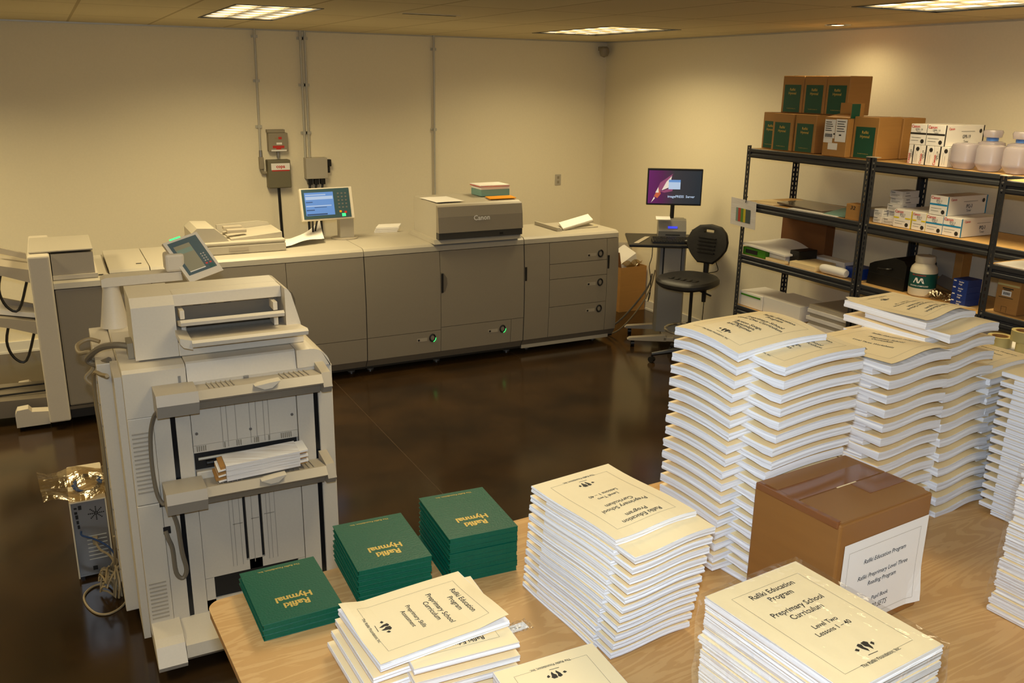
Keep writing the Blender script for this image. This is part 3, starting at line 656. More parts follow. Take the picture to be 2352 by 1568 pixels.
# insert feeder on top
G = 3.55
fd = part('insert_feeder', MB().prism([(G, 1.245), (G, 1.452), (G+.045, 1.482), (G+.28, 1.482), (G+.28, 1.245)], 'x', .207, .365), 'offw', t)
part('feeder_end', MB().prism([(.79, 1.247), (.79, 1.478), (.802, 1.474), (.815, 1.455), (.848, 1.33), (.86, 1.25)], 'y', G, G+.28), 'offw', fd)
part('feeder_back', MB().box(.366, .789, G+.15, G+.28, 1.245, 1.478).box(.366, .789, G+.06, G+.15, 1.43, 1.478, .003), 'offw', fd)
part('feeder_recess', MB().box(.37, .788, G+.143, G+.1495, 1.30, 1.43), 'cableg', fd)
part('feeder_front', MB().box(.366, .858, G-.005, G+.15, 1.244, 1.30, .003), 'offw', fd)
part('upper_tray', MB().prism([(G+.14, 1.352), (3.47, 1.408), (3.455, 1.40), (3.46, 1.386), (G+.14, 1.334)], 'x', .372, .765), 'offw', fd)
part('lower_tray', MB().prism([(G+.14, 1.306), (3.41, 1.340), (3.395, 1.332), (3.40, 1.316), (3.44, 1.304), (G-.006, 1.301), (G+.14, 1.301)], 'x', .40, .842), 'offw', fd)
part('tray_corner', MB().prism([(.358, 1.352), (.402, 1.34), (.402, 1.304), (.37, 1.315), (.358, 1.33)], 'y', 3.41, G+.14), 'offw', fd)
mb = MB()
for x0, z in ((.383, 1.385), (.745, 1.385), (.385, 1.322), (.745, 1.322)): mb.box(x0, x0+.018, G+.02, G+.10, z, z+.035, .002)
part('paper_guide', mb, 'offw', fd)
mb = MB()
for x in (.45, .51, .57): mb.box(x, x+.03, G+.135, G+.146, 1.41, 1.425)
part('pickup_roller', mb, 'dark', fd)
part('feeder_lead', MB().box(.185, .206, G+.06, G+.16, 1.238, 1.30), 'greybox', fd)
# swivelling control panel on its arm
y = 4.3
a = part('panel_arm', MB().lathe((.18, y, 1.2), [(.062, .0), (.052, .06), (.036, .17), (.036, .19)], 24), 'offw', t, smooth=True)
part('arm_beam', MB().prism([(.142, 1.391), (.142, 1.425), (.16, 1.432), (.48, 1.436), (.485, 1.395)], 'y', y-.04, y+.05), 'offw', a)
part('swivel', MB().box(.415, .50, y-.05, y+.05, 1.437, 1.52, .012).cyl((.44, y-.052, 1.49), (.44, y-.048, 1.49), .006), 'offw', a)
u = Vector((.155, .02, .042)); v = Vector((-.098, .06, .178)); o = Vector((.513, y-.075, 1.388)); n = u.cross(v).normalized()
hd = part('panel_head', MB().slab(o, u, v, n*-.035), 'offw', a)
un = u.normalized(); vn = v.normalized()
ff = lambda e: plane_f(o+u*.5+v*.5, un, vn, n, e)
mb = MB(); rect2(mb, -.066, .068, -.075, .095, ff(.001)); part('bezel', mb, 'teal', hd)
mb = MB(); rect2(mb, -.052, .022, -.058, .072, ff(.0018)); sc = part('screen', mb, 'scr2', hd)
mb = MB(); rect2(mb, -.05, .02, .03, .052, ff(.0024)); part('screen_bar', mb, 'scr2b', sc)
mb = MB(); rect2(mb, -.052, .022, -.062, -.058, ff(.0024)); part('screen_edge', mb, 'paper', sc)
mb = MB()
for r in range(4):
    for c in range(2): rect2(mb, .034+c*.012, .04+c*.012, .0-r*.012, .006-r*.012, ff(.0024))
part('keypad', mb, 'metal', hd)
mb = MB(); rect2(mb, .03, .04, -.05, -.043, ff(.0024)); rect2(mb, .048, .058, -.05, -.043, ff(.0024)); part('orange_key', mb, 'red', hd)
mb = MB(); rect2(mb, .038, .06, -.072, -.055, ff(.0024)); part('start_key', mb, 'jarg', hd)
part('job_lamp', MB().slab(o+v+u*.25+n*-.03, u*.3, v*.045, n*.012), 'led', hd)
# booklets waiting in the lower tray
for k in range(3):
    z = .775+k*.022
    tt = thing('booklet_bundle', '%s bundle of finished booklets in the lower output tray' % ['lowest', 'middle', 'topmost'][k], 'booklet', (.62, 3.37, z), 'booklets in the output tray')
    part('page_block', MB().slab((.475, 3.335, z), (.29, 0, .010), (0, .10, .008), (0, 0, .0205)), 'pages2', tt)
    part('cover_end', MB().slab((.435+.01*k, 3.345, z+.004), (.039-.01*k, 0, .004), (0, .09, .007), (0, 0, .010)), 'card', tt)
    part('cover_end', MB().slab((.7655, 3.345, z+.014), (.03, 0, .002), (0, .09, .007), (0, 0, .006)), 'card', tt)
    part('fanned_page', MB().slab((.445, 3.34, z-.002), (.029, 0, .004), (0, .09, .007), (0, 0, .005)), 'paper', tt)
    part('fanned_page', MB().slab((.7655, 3.34, z+.021), (.034, 0, .002), (0, .09, .007), (0, 0, .008)), 'paper', tt)

# ---------------------------------------------------------------- PC tower on the floor
t = thing('desktop_computer', 'beige desktop computer tower standing on the floor beside the copier', 'computer', (-.02, 4.4, 0))
part('side_panel', MB().box(-.105, -.099, 4.2, 4.62, .02, .405), 'beigebox', t)
part('side_panel', MB().box(.045, .051, 4.2, 4.62, .02, .405), 'beigebox', t)
part('top_panel', MB().box(-.105, .051, 4.2, 4.62, .4052, .412, .002), 'beigebox', t)
part('bottom_panel', MB().box(-.098, .044, 4.215, 4.61, .02, .03), 'metal', t)
part('front_bezel', MB().box(-.105, .051, 4.6205, 4.65, .02, .41, .006), 'beigebox', t)
bk = part('back_plate', MB().box(-.0985, .0445, 4.215, 4.222, .031, .404), 'metal', t)
mb = MB()
for r in range(5):
    for k in range(8 if r else 1):
        aa = 2*pi*k/8; mb.cyl((.002+r*.008*cos(aa), 4.2145, .335+r*.008*sin(aa)), (.002+r*.008*cos(aa), 4.2135, .335+r*.008*sin(aa)), .0032, n=8)
part('fan_grille', mb, 'dark', bk)
mb = MB()
for x, z, w, h in ((-.088, .37, .012, .008), (-.07, .365, .014, .02), (-.088, .345, .012, .012), (-.086, .32, .012, .02), (-.084, .295, .01, .016), (-.082, .27, .01, .018)): mb.box(x, x+w, 4.2125, 4.2148, z, z+h)
part('port', mb, 'dark', bk)
mb = MB()
for k in range(7): mb.box(-.05, .035, 4.2132, 4.2148, .10+k*.02, .104+k*.02)
part('slot_cover', mb, 'steel', bk)
part('power_socket', MB().box(-.04, -.02, 4.212, 4.2148, .045, .065), 'dark', bk)
mb = MB()
for x, y in ((-.09, 4.24), (.035, 4.24), (-.09, 4.58), (.035, 4.58)): mb.box(x-.01, x+.01, y-.01, y+.01, .0, .0195)
part('rubber_foot', mb, 'black', t)
def bagf(u, v):
    x = -.235+.30*u; yy = 4.19+.40*v
    return Vector((x+.03*(1-v), yy, .430+.012*sin(9*u+3*v)+.010*sin(11*v)+.05*max(0, .35-u)*sin(6*v+1)))
tt = thing('cable_bag', 'clear plastic bag of coiled cable lying on top of the computer tower', 'bag', (-.03, 4.4, .413))
part('bag_film', MB().sheet(bagf, 14, 12, .001), 'bag', tt)
cp = [(-.02+(.055+.01*sin(3*k))*cos(k*.35), 4.37+(.10+.01*cos(2*k))*sin(k*.35), .4215+.00012*k) for k in range(60)]
part('coiled_cable', MB().tube(cp, .0045, 6), 'cableb', tt, smooth=True)
tt = thing('cable', 'beige cable looping in a wide ring on the floor below the computer', 'cable', (0, 4.0, 0), 'cables behind the computer')
part('lead', MB().tube([(.13, 3.98, .12), (.11, 3.97, .04), (.06, 3.90, .006), (0, 3.86, .005), (-.05, 3.89, .005), (-.085, 3.98, .005), (-.09, 4.07, .005), (-.05, 4.13, .006), (.0, 4.13, .01), (.03, 4.1, .03), (.04, 4.08, .08), (.055, 4.0, .2), (.06, 3.93, .34)], .0055, 6), 'cable', tt, smooth=True)
tt = thing('cable', 'blue network cable plugged into the back of the computer tower', 'cable', (-.06, 4.2, .24), 'cables behind the computer')
part('lead', MB().tube([(-.07, 4.211, .255), (-.068, 4.18, .25), (-.03, 4.165, .235), (.01, 4.15, .21), (.04, 4.12, .19), (.055, 4.05, .19)], .0045, 6), 'cableb', tt, smooth=True)
tt = thing('cable', 'beige monitor lead with a fat plug on the back of the computer tower', 'cable', (-.03, 4.2, .2), 'cables behind the computer')
part('plug', MB().box(-.028, -.004, 4.185, 4.2115, .185, .222, .004), 'cable', tt)
part('lead', MB().tube([(-.016, 4.185, .2), (0, 4.15, .175), (.03, 4.12, .16), (.05, 4.05, .15), (.06, 3.95, .10), (.05, 3.95, .02)], .0055, 6), 'cable', tt, smooth=True)
mb = MB(); rr = random.Random(3)
P = [(.0+rr.uniform(-.025, .075), 4.06+rr.uniform(-.13, .07), rr.uniform(.012, .13)) for k in range(34)]
Q = []
for i in range(len(P)-1):
    for k in range(4):
        s_ = k/4; p0, p1 = Vector(P[i]), Vector(P[i+1]); s2 = s_*s_*(3-2*s_); Q.append(p0+(p1-p0)*s2+Vector((0, 0, .018*sin(pi*s_))))
mb.tube(Q, .0048, 6)
tt = thing('cable', 'tangled bunch of beige cable heaped beside the computer tower', 'cable', (.02, 4.05, 0), 'cables behind the computer')
part('lead', mb, 'cable', tt, smooth=True)

# ---------------------------------------------------------------- monitor cart
ang = math.atan2(-.51, .86)
t = thing('monitor_cart', 'grey wheeled computer cart with a black desk shelf in front of the corner', 'cart', (4.93, 6.40, 0), rot=ang)
# own coordinates: x along the desk, y away from the operator
part('column', MB().prism([(-.128, -.03), (-.11, -.075), (.11, -.075), (.128, -.03), (.128, .06), (-.128, .06)], 'z', .10, .925), 'silver', t)
part('pc_bay', MB().box(-.085, .085, -.0765, -.0745, .60, .90), 'dark', t)
pc = part('computer_front', MB().box(-.072, .078, -.080, -.077, .605, .895, .002), 'white', t)
part('sticker', MB().box(-.03, .03, -.0812, -.0802, .63, .68), 'tray', pc)
part('desk_shelf', MB().box(-.41, .41, -.34, .27, .926, .950, .006), 'black', t)
for s in (-1, 1):
    l = part('foot_arm', MB().prism([(-.03, .095), (-.04, .115), (-.36, .085), (-.38, .07), (-.36, .062), (-.03, .06)] if s < 0 else [(.03, .06), (.36, .062), (.38, .07), (.36, .085), (.04, .115), (.03, .095)], 'y', -.27, -.21), 'tray', t)
    l2 = part('foot_arm', MB().prism([(-.03, .095), (-.04, .115), (-.36, .085), (-.38, .07), (-.36, .062), (-.03, .06)] if s < 0 else [(.03, .06), (.36, .062), (.38, .07), (.36, .085), (.04, .115), (.03, .095)], 'y', .14, .20), 'tray', t)
    for y in (-.24, .17):
        part('caster', MB().lathe((s*.33, y, .029), [(0, -.016), (.028, -.016), (.028, .016), (0, .016)], 16, 'x').cyl((s*.33, y, .03), (s*.33, y, .062), .01), 'black', l if y < 0 else l2, smooth=True)
part('foot_hub', MB().box(-.06, .06, -.27, .20, .06, .099, .006), 'tray', t)
part('monitor_pole', MB().cyl((0, .16, .951), (0, .16, 1.44), .019, n=14), 'black', t, smooth=True)
T2 = t
def on_cart(x, y, z):
    v = Matrix.Rotation(ang, 3, 'Z') @ Vector((x, y, 0)); return (4.93+v.x, 6.40+v.y, z)
t = thing('computer_monitor', 'black flat computer monitor with a purple and grey server screen', 'monitor', on_cart(0, .11, 1.25), rot=ang)
E_ = Matrix.Identity(3)
part('housing', MB().box(-.245, .245, -.02, .025, -.01, .315, .004), 'black', t)
part('pole_mount', MB().box(-.05, .05, .026, .0305, .1, .2), 'black', t)
def screen_mat():
    m = bpy.data.materials.new('server_screen'); m.use_nodes = True; nt = m.node_tree; b = nt.nodes['Principled BSDF']; L = nt.links.new
    tc = nt.nodes.new('ShaderNodeTexCoord'); sp = nt.nodes.new('ShaderNodeSeparateXYZ'); mr = nt.nodes.new('ShaderNodeMapRange'); cr = nt.nodes.new('ShaderNodeValToRGB')
    mr.inputs[1].default_value = -.235; mr.inputs[2].default_value = .235
    e = cr.color_ramp.elements; e[0].position = .0; e[0].color = lin((120, 30, 110)); e[1].position = .5; e[1].color = lin((66, 62, 66))
    x = e.new(.25); x.color = lin((104, 34, 90)); x = e.new(1.0); x.color = lin((44, 54, 62))
    L(tc.outputs['Object'], sp.inputs[0]); L(sp.outputs[0], mr.inputs[0]); L(mr.outputs[0], cr.inputs[0]); L(cr.outputs[0], b.inputs['Emission Color'])
    b.inputs['Emission Strength'].default_value = .75; b.inputs['Base Color'].default_value = (.01, .01, .01, 1); b.inputs['Roughness'].default_value = .3
    return m
M['screen'] = screen_mat(); M['flare1'] = emit('screen_flare_white', (255, 236, 215), .9); M['flare2'] = emit('screen_flare_orange', (226, 110, 70), .8); M['flare3'] = emit('screen_flare_pink', (180, 90, 130), .7)
fs = lambda e: plane_f((0, -.0202, .152), (1, 0, 0), (0, 0, 1), (0, -1, 0), e)
mb = MB(); rect2(mb, -.234, .234, -.147, .147, fs(.0004)); sc = part('screen', mb, 'screen', t)
mb = MB(); blob2(mb, 0, 0, [(-.2, -.13), (-.13, .04), (-.02, .12), (-.07, .03)], 1, fs(.0010)); blob2(mb, 0, 0, [(-.13, -.04), (-.01, .0), (-.02, -.035), (-.09, -.05)], 1, fs(.0010)); part('flare_pink', mb, 'flare3', sc)
mb = MB(); blob2(mb, 0, 0, [(-.18, -.08), (-.14, -.01), (-.12, -.06), (-.15, -.1)], 1, fs(.0016)); part('flare_orange', mb, 'flare2', sc)
mb = MB(); blob2(mb, 0, 0, [(-.115, -.03), (-.075, .05), (-.03, .10), (-.045, .0)], 1, fs(.0022)); blob2(mb, 0, 0, [(-.205, -.14), (-.17, -.1), (-.18, -.09)], 1, fs(.0022)); blob2(mb, 0, 0, [(-.17, -.05), (-.145, .0), (-.14, -.05)], 1, fs(.0022)); part('flare_white', mb, 'flare1', sc)
mb = MB(); rect2(mb, -.055, .05, -.018, .066, fs(.0028)); part('dialog_box', mb, 'scr1w', sc)
mb = MB(); rect2(mb, -.055, .05, .045, .066, fs(.0034)); part('dialog_title', mb, 'scr1', sc)
mb = MB(); write(mb, 'imagePRESS  Server', .03, .062, -.083, fs(.003), .02); part('lettering', mb, 'scr1w', sc)
t = thing('color_server', 'silver colour control unit with a blue display on the cart', 'electronics', on_cart(0, .12, .9505), rot=ang)
part('case', MB().prism([(-.065, .0), (-.075, .06), (-.03, .15), (.0, .165), (.02, .165), (.02, .0)], 'x', -.125, .125), 'silver', t)
part('case_rear', MB().box(-.12, -.03, .021, .12, .0, .16, .004).box(.03, .12, .021, .12, .0, .16, .004), 'silver', t)
part('display', MB().slab((-.04, -.0665, .085), (.085, 0, 0), (0, .0085, .018), (0, -.002, .001)), 'lcdblue', t)
part('disc_slot', MB().box(-.06, .07, -.0715, -.066, .022, .030), 'dark', t)
solo('paper_note', MB().slab((4.81, 6.50, 1.117), (.11, -.065, 0), (.03, .05, .02), (0, 0, .003)), 'paper', 'small folded white note lying on the silver colour control unit', 'paper', (4.88, 6.5, 1.117))
t = thing('keyboard', 'black computer keyboard on the cart shelf', 'keyboard', on_cart(0, -.17, .9505), rot=ang)
part('case', MB().prism([(-.085, .0), (-.085, .014), (.085, .034), (.085, .0)], 'x', -.20, .24), 'black', t)
mb = MB()
for r in range(5):
    for c in range(18): mb.box(-.19+c*.0235, -.171+c*.0235, -.07+r*.03, -.047+r*.03, .0152+r*.0036, .0222+r*.0036)
part('keys', mb, 'foam', t)
solo('ruler', MB().slab(on_cart(-.37, -.28, .9506), Matrix.Rotation(ang, 3, 'Z') @ Vector((.045, 0, 0)), Matrix.Rotation(ang, 3, 'Z') @ Vector((.13, .36, 0)), (0, 0, .003)), 'tray', 'pale strip of paper lying across the end of the cart shelf', 'paper', on_cart(-.3, -.1, .9506))
t = thing('mug', 'small round metal cup on the cart shelf behind the stool backrest', 'cup', on_cart(.22, .10, .9505))
part('cup', MB().lathe(on_cart(.22, .10, .9505), [(.032, 0), (.038, .01), (.04, .07), (.036, .07), (.033, .012), (0, .01)], 20), 'silver', t, smooth=True)

# ---------------------------------------------------------------- drafting stool
fx = math.atan2(-.39, -.92)      # direction the sitter faces
t = thing('drafting_stool', 'black drafting stool with a rounded backrest in front of the cart', 'chair', (4.66, 5.745, 0), rot=fx)
def pad(cx, cz):
    mb = MB(); n = 28; out = []
    return mb
# own x = sitter's forward, y = sitter's left
def seat():
    mb = MB(); n = 32
    def ringp(s, z):
        L = []
        for k in range(n):
            a_ = 2*pi*k/n; ca, sa = cos(a_), sin(a_)
            ex = .235*abs(ca)**.75*(1 if ca > 0 else -1); ey = .245*abs(sa)**.72*(1 if sa > 0 else -1)*(1+.06*ca)
            L.append(mb.b.verts.new((.07+ex*s, ey*s, z+(-.02*max(0, ca)**3 if s > .8 else 0)+(.012*max(0, -ca)**3))))
        return L
    prof_ = [(.3, .70), (.9, .70), (1.0, .72), (1.0, .742), (.94, .76), (.7, .758), (.35, .752)]
    R_ = [ringp(*p) for p in prof_]
    mb.b.faces.new(R_[0]); mb.b.faces.new(R_[-1][::-1])
    for A, B in zip(R_, R_[1:]):
        for k in range(n): mb.b.faces.new((A[k], A[(k+1) % n], B[(k+1) % n], B[k]))
    return mb
st = part('seat', seat(), 'foam', t, smooth=True)
mb = MB()
for k in range(5): mb.box(.14, .20, -.12+k*.055, -.085+k*.055, .7585, .763, .002)
for k in range(5): mb.box(-.10, -.06, -.12+k*.055, -.085+k*.055, .7585, .763, .002)
part('seat_rib', mb, 'black', st)
def backrest():
    mb = MB(); out = [(-.075, .84), (-.14, .90), (-.185, .965), (-.195, 1.02), (-.165, 1.10), (-.10, 1.15), (0, 1.165), (.10, 1.15), (.165, 1.10), (.195, 1.02), (.185, .965), (.14, .90), (.075, .84)]
    hole = [(-.045, 1.095), (-.045, 1.122), (.045, 1.122), (.045, 1.095)]
    P = lambda y, z, x: (-.20-.06*(z-.84)/.3+x-.02*abs(y/.19)**2*-1, y, z)
    # front and back skins with a hand hole: fan between outline and hole
    import itertools
    n = 26
    def outl(a_):
        best = None
        d = Vector((sin(a_), cos(a_)))
        c = Vector((0, 1.108))
        for (y0, z0), (y1, z1) in zip(out, out[1:]+out[:1]):
            p = Vector((y0, z0))-c; e = Vector((y1, z1))-Vector((y0, z0)); den = d.x*e.y-d.y*e.x
            if abs(den) < 1e-9: continue
            tt_ = (p.x*e.y-p.y*e.x)/den; s_ = (p.x*d.y-p.y*d.x)/den
            if tt_ > 0 and -1e-6 <= s_ <= 1+1e-6 and (best is None or tt_ < best): best = tt_
        return c+d*best
    def hol(a_):
        d = Vector((sin(a_), cos(a_))); k = min(.045/max(abs(d.x), 1e-6), .0135/max(abs(d.y), 1e-6)); return Vector((0, 1.108))+d*k
    n = 48; A = []
    for k in range(n):
        a_ = 2*pi*k/n; o_, h_ = outl(a_), hol(a_)
        A.append([mb.b.verts.new(P(*(h_), .022)), mb.b.verts.new(P(*(h_*.5+o_*.5), .026)), mb.b.verts.new(P(*(h_*.06+o_*.94), .018)), mb.b.verts.new(P(*o_, .0)), mb.b.verts.new(P(*(h_*.06+o_*.94), -.02)), mb.b.verts.new(P(*(h_), -.022))])
    for k in range(n):
        a_, b_ = A[k], A[(k+1) % n]
        for j in range(6): mb.b.faces.new((a_[j], a_[(j+1) % 6], b_[(j+1) % 6], b_[j]))
    return mb
bk = part('backrest', backrest(), 'foam', t, smooth=True)
mb = MB()
for k in range(5): mb.box(-.196-.06*(.05+k*.03)/.3+.005, -.196-.06*(.05+k*.03)/.3+.03, -.08, .08, .93+k*.03, .936+k*.03)
part('backrest_rib', mb, 'black', bk)
part('back_support', MB().tube([(-.235, 0, 1.0), (-.23, 0, .86), (-.225, 0, .70), (-.225, 0, .50)], [.02, .026, .022, .018], 10).box(-.24, -.10, -.03, .03, .645, .698, .008), 'black', t, smooth=True)
part('tilt_knob', MB().lathe((-.245, -.20, .99), [(0, -.02), (.02, -.02), (.022, .02), (0, .02)], 14, 'y'), 'black', t, smooth=True)
part('mechanism', MB().box(-.12, .10, -.07, .07, .645, .699, .01).tube([(.06, .06, .67), (.10, .17, .66), (.10, .23, .645)], .008, 8), 'black', t)
part('gas_lift', MB().cyl((0, 0, .25), (0, 0, .645), .014, n=14).cyl((0, 0, .10), (0, 0, .36), .026, n=14), 'black', t, smooth=True)
fr = part('foot_ring', MB().tube([(.20*cos(2*pi*k/36), .20*sin(2*pi*k/36), .30) for k in range(36)], .010, 8, True), 'chrome', t, smooth=True)
mb = MB()
for k in range(3): a_ = 2*pi*k/3; mb.cyl((.024*cos(a_), .024*sin(a_), .30), (.195*cos(a_), .195*sin(a_), .30), .007)
part('ring_spoke', mb, 'chrome', fr)
for k in range(5):
    a_ = 2*pi*k/5+.35; c_, s_ = cos(a_), sin(a_)
    l = part('leg', MB().tube([(.02*c_, .02*s_, .115), (.15*c_, .15*s_, .10), (.30*c_, .30*s_, .072)], [.026, .022, .016], 8), 'black', t, smooth=True)
    part('caster', MB().lathe((.30*c_, .30*s_, .027), [(0, -.02), (.026, -.02), (.026, .02), (0, .02)], 14, 'x').cyl((.30*c_, .30*s_, .03), (.30*c_, .30*s_, .068), .008), 'black', l, smooth=True)

# cardboard box of waste and the cables by the cart
t = thing('cardboard_box', 'open cardboard box stuffed with packing waste in the corner by the press', 'box', (5.26, 7.6, 0))
bx = (5.10, 5.42, 7.44, 7.76); H = .47
mb = MB(); mb.box(bx[0], bx[1], bx[2], bx[2]+.006, 0, H).box(bx[0], bx[1], bx[3]-.006, bx[3], 0, H).box(bx[0], bx[0]+.006, bx[2]+.006, bx[3]-.006, 0, H).box(bx[1]-.006, bx[1], bx[2]+.006, bx[3]-.006, 0, H).box(bx[0]+.006, bx[1]-.006, bx[2]+.006, bx[3]-.006, 0, .006)
part('box_wall', mb, 'card', t)
part('flap', MB().slab((bx[0], bx[2], H+.001), (0, bx[3]-bx[2], 0), (-.03, 0, .16), (.005, 0, 0)), 'carddark', t)
part('flap', MB().slab((bx[0], bx[3], H+.001), (bx[1]-bx[0], 0, 0), (0, .05, .14), (0, .005, 0)), 'card', t)
solo('packing_foam', MB().slab((5.16, 7.50, .36), (.20, .02, .10), (-.02, .2, .06), (-.04, -.02, .14)), 'paper', 'white packing block sticking out of the waste box', 'packing', (5.2, 7.6, .36))
solo('paper_sheet', MB().slab((5.26, 7.70, .42), (.13, -.06, .0), (-.02, .02, .26), (.003, .004, 0)), 'tray', 'grey sheet of card standing up in the waste box', 'paper', (5.3, 7.7, .42))
mb = MB(); mb.sheet(lambda u, v: Vector((5.13+.25*u, 7.46+.06*v, .49+.03*sin(7*u+4*v)+.02*cos(9*v))), 10, 8); solo('plastic_wrap', mb, 'bag', 'crumpled clear plastic lying on the waste box contents', 'wrapping', (5.2, 7.5, .47))
CB = [('thick grey power cable sloping from the cart down to the press', 'cableg', .009, [(4.80, 6.50, .62), (4.78, 6.52, .50), (4.70, 6.62, .30), (4.62, 6.75, .12), (4.52, 6.85, .02), (4.46, 6.9, .010)]),
      ('pale cable sloping from the cart down to the press', 'cable', .007, [(4.81, 6.47, .66), (4.78, 6.50, .46), (4.69, 6.58, .24), (4.60, 6.68, .07), (4.52, 6.76, .008), (4.44, 6.78, .008)]),
      ('thin black lead hanging below the cart shelf', 'black', .0035, [(4.70, 6.38, .922), (4.705, 6.39, .8), (4.69, 6.40, .72), (4.73, 6.43, .62), (4.77, 6.47, .52), (4.79, 6.50, .42), (4.77, 6.5, .36), (4.80, 6.52, .44)]),
      ('thin black cord curling behind the stool near the shelf unit', 'black', .0035, [(5.09, 6.02, .90), (5.11, 6.0, .80), (5.16, 6.02, .72), (5.13, 6.03, .70), (5.08, 6.05, .69), (5.06, 6.05, .66), (5.07, 6.07, .4), (5.08, 6.10, .1), (5.10, 6.2, .005)])]
for lab, m_, r_, P_ in CB:
    tt = thing('cable', lab, 'cable', P_[0], 'cables around the cart'); part('lead', MB().tube(P_, r_, 7), m_, tt, smooth=True)
# ---------------------------------------------------------------- slotted steel shelf units
def shelf_unit(lab, xf, xr, y0, y1, h, zs, capy=None):
    t = thing('storage_shelf', lab, 'shelf', ((xf+xr)/2, (y0+y1)/2, 0), 'grey steel shelf units')
    for x, sx in ((xf, 1), (xr, -1)):
        for y, sy in ((y0, 1), (y1, -1)):
            mb = MB(); w = .038; th = .003
            def plate(ax):
                def bx(a, b, z0, z1):     # a,b along the plate width
                    if ax == 'y': mb.box(x-(0 if sx > 0 else th), x+(th if sx > 0 else 0), min(y+sy*a, y+sy*b), max(y+sy*a, y+sy*b), z0, z1)
                    else: mb.box(min(x+sx*a, x+sx*b), max(x+sx*a, x+sx*b), y-(0 if sy > 0 else th), y+(th if sy > 0 else 0), z0, z1)
                bx(0, .015, .004, h); bx(.023, w, .004, h)
                z = .004
                while z < h:
                    bx(.015, .023, z, min(z+.016, h)); z += .036
            plate('y'); plate('x')
            p = part('post', mb, 'shelf', t)
            part('foot_cap', MB().box(x-.002 if sx > 0 else x-.04, x+.04 if sx > 0 else x+.002, y-.002 if sy > 0 else y-.04, y+.04 if sy > 0 else y+.002, 0, .0038), 'black', p)
            if capy and abs(y-capy) < .01 and x == xf: part('post_cap', MB().box(x-.003, x+.04, y-.002 if sy > 0 else y-.04, y+.04 if sy > 0 else y+.002, h+.0005, h+.006, .002), 'white', p)
    for z in zs:
        b = part('shelf_board', MB().box(xf+.006, xr-.006, y0+.005, y1-.005, z-.016, z), 'shelfhi', t)
        for x, s in ((xf, 1), (xr, -1)):
            pr = [(x+s*.004, z+.002), (x+s*.0005, z-.002), (x+s*.0005, z-.022), (x+s*.008, z-.03), (x+s*.008, z-.036), (x+s*.0005, z-.042), (x+s*.0005, z-.058), (x+s*.006, z-.066), (x+s*.012, z-.066), (x+s*.012, z-.017), (x+s*.0055, z-.017), (x+s*.0055, z+.002)]
            bm_ = part('beam', MB().prism(pr, 'y', y0+.004, y1-.004), 'shelf', t)
            if x == xf:
                mb = MB()
                for y in (y0+.02, y1-.02):
                    for dz in (-.012, -.05): mb.lathe((xf-.001, y, z+dz), [(0, -.003), (.006, -.002), (.006, .001)], 10, 'x')
                part('rivet', mb, 'metal', bm_)
        for y, s in ((y0, 1), (y1, -1)):
            part('end_beam', MB().box(xf+.013, xr-.013, y+.004 if s > 0 else y-.008, y+.008 if s > 0 else y-.004, z-.064, z-.017), 'shelf', t)
    return t
ZS = (1.828, 1.425, 1.012, .60, .10)
shelf_unit('tall grey steel shelf nearest the monitor cart with cartons on top', 4.78, 5.30, 4.170, 5.352, 1.850, ZS, 4.170)
shelf_unit('tall grey steel shelf carrying milky bottles and white toner boxes', 4.78, 5.30, 2.93, 4.162, 1.850, ZS, 4.162)
shelf_unit('grey steel shelf standing in front of the others, cut by the picture edge', 4.27, 4.72, 1.70, 2.905, 1.872, (1.852, 1.425, 1.172, .60, .10), 2.905)

# cartons of hymnals on top
def hymnal_carton(x, y0, y1, z0, z1, lab, depth=.215, label=True, rot=0, open_=False):
    t = thing('hymnal_carton', lab, 'box', (x+depth/2, (y0+y1)/2, z0), 'brown hymnal cartons on the shelf')
    b = part('carton', MB().box(x, x+depth, y0, y1, z0, z1, .004, 1), 'card', t)
    w = y1-y0; h = z1-z0
    if label:
        f = plane_f((x, (y0+y1)/2, z0), (0, -1, 0), (0, 0, 1), (-1, 0, 0), .0008); f2 = plane_f((x, (y0+y1)/2, z0), (0, -1, 0), (0, 0, 1), (-1, 0, 0), .0016)
        mb = MB(); rect2(mb, -w*.39, w*.39, h*.02, h*.76, f); l = part('green_label', mb, 'greenp', t)
        mb = MB(); write(mb, 'Rafiki', .026, 0, h*.63, f2, .01); write(mb, 'Hymnal', .026, 0, h*.53, f2, .01); write(mb, 'The Rafiki Foundation, Inc.', .0085, 0, h*.12, f2); part('lettering', mb, 'gold', l)
    part('flap_tape', MB().box(x+.02, x+depth-.02, (y0+y1)/2-.02, (y0+y1)/2+.02, z1+.0002, z1+.0012), 'tape', t)
    return t
Z1 = 1.831; Z2 = 2.098
for (y0, y1, lab) in ((5.003, 5.215, 'hymnal carton in the upper row, the one nearest the cart'), (4.789, 4.998, 'hymnal carton in the middle of the upper row of three'), (4.575, 4.784, 'hymnal carton in the upper row with its brown side showing')):
    hymnal_carton(4.95, y0, y1, Z2+.002, 2.364, lab)
hymnal_carton(4.90, 5.17, 5.335, Z1, Z2, 'hymnal carton at the row end, half hidden by its neighbour', .2)
hymnal_carton(4.84, 4.962, 5.165, Z1, Z2, 'hymnal carton under the upper row, second from the cart end')
hymnal_carton(4.85, 4.745, 4.950, Z1, Z2, 'hymnal carton under the upper row beside the open labelled carton')
hymnal_carton(4.85, 4.200, 4.408, Z1, Z2+.005, 'hymnal carton beside the toner boxes, its green label dark')
hymnal_carton(5.07, 4.190, 4.400, Z1, Z2, 'plain brown carton behind the one with the dark green label', .21, False)
t = thing('open_carton', 'open brown carton with white shipping labels and raised flaps', 'box', (4.92, 4.53, Z1))
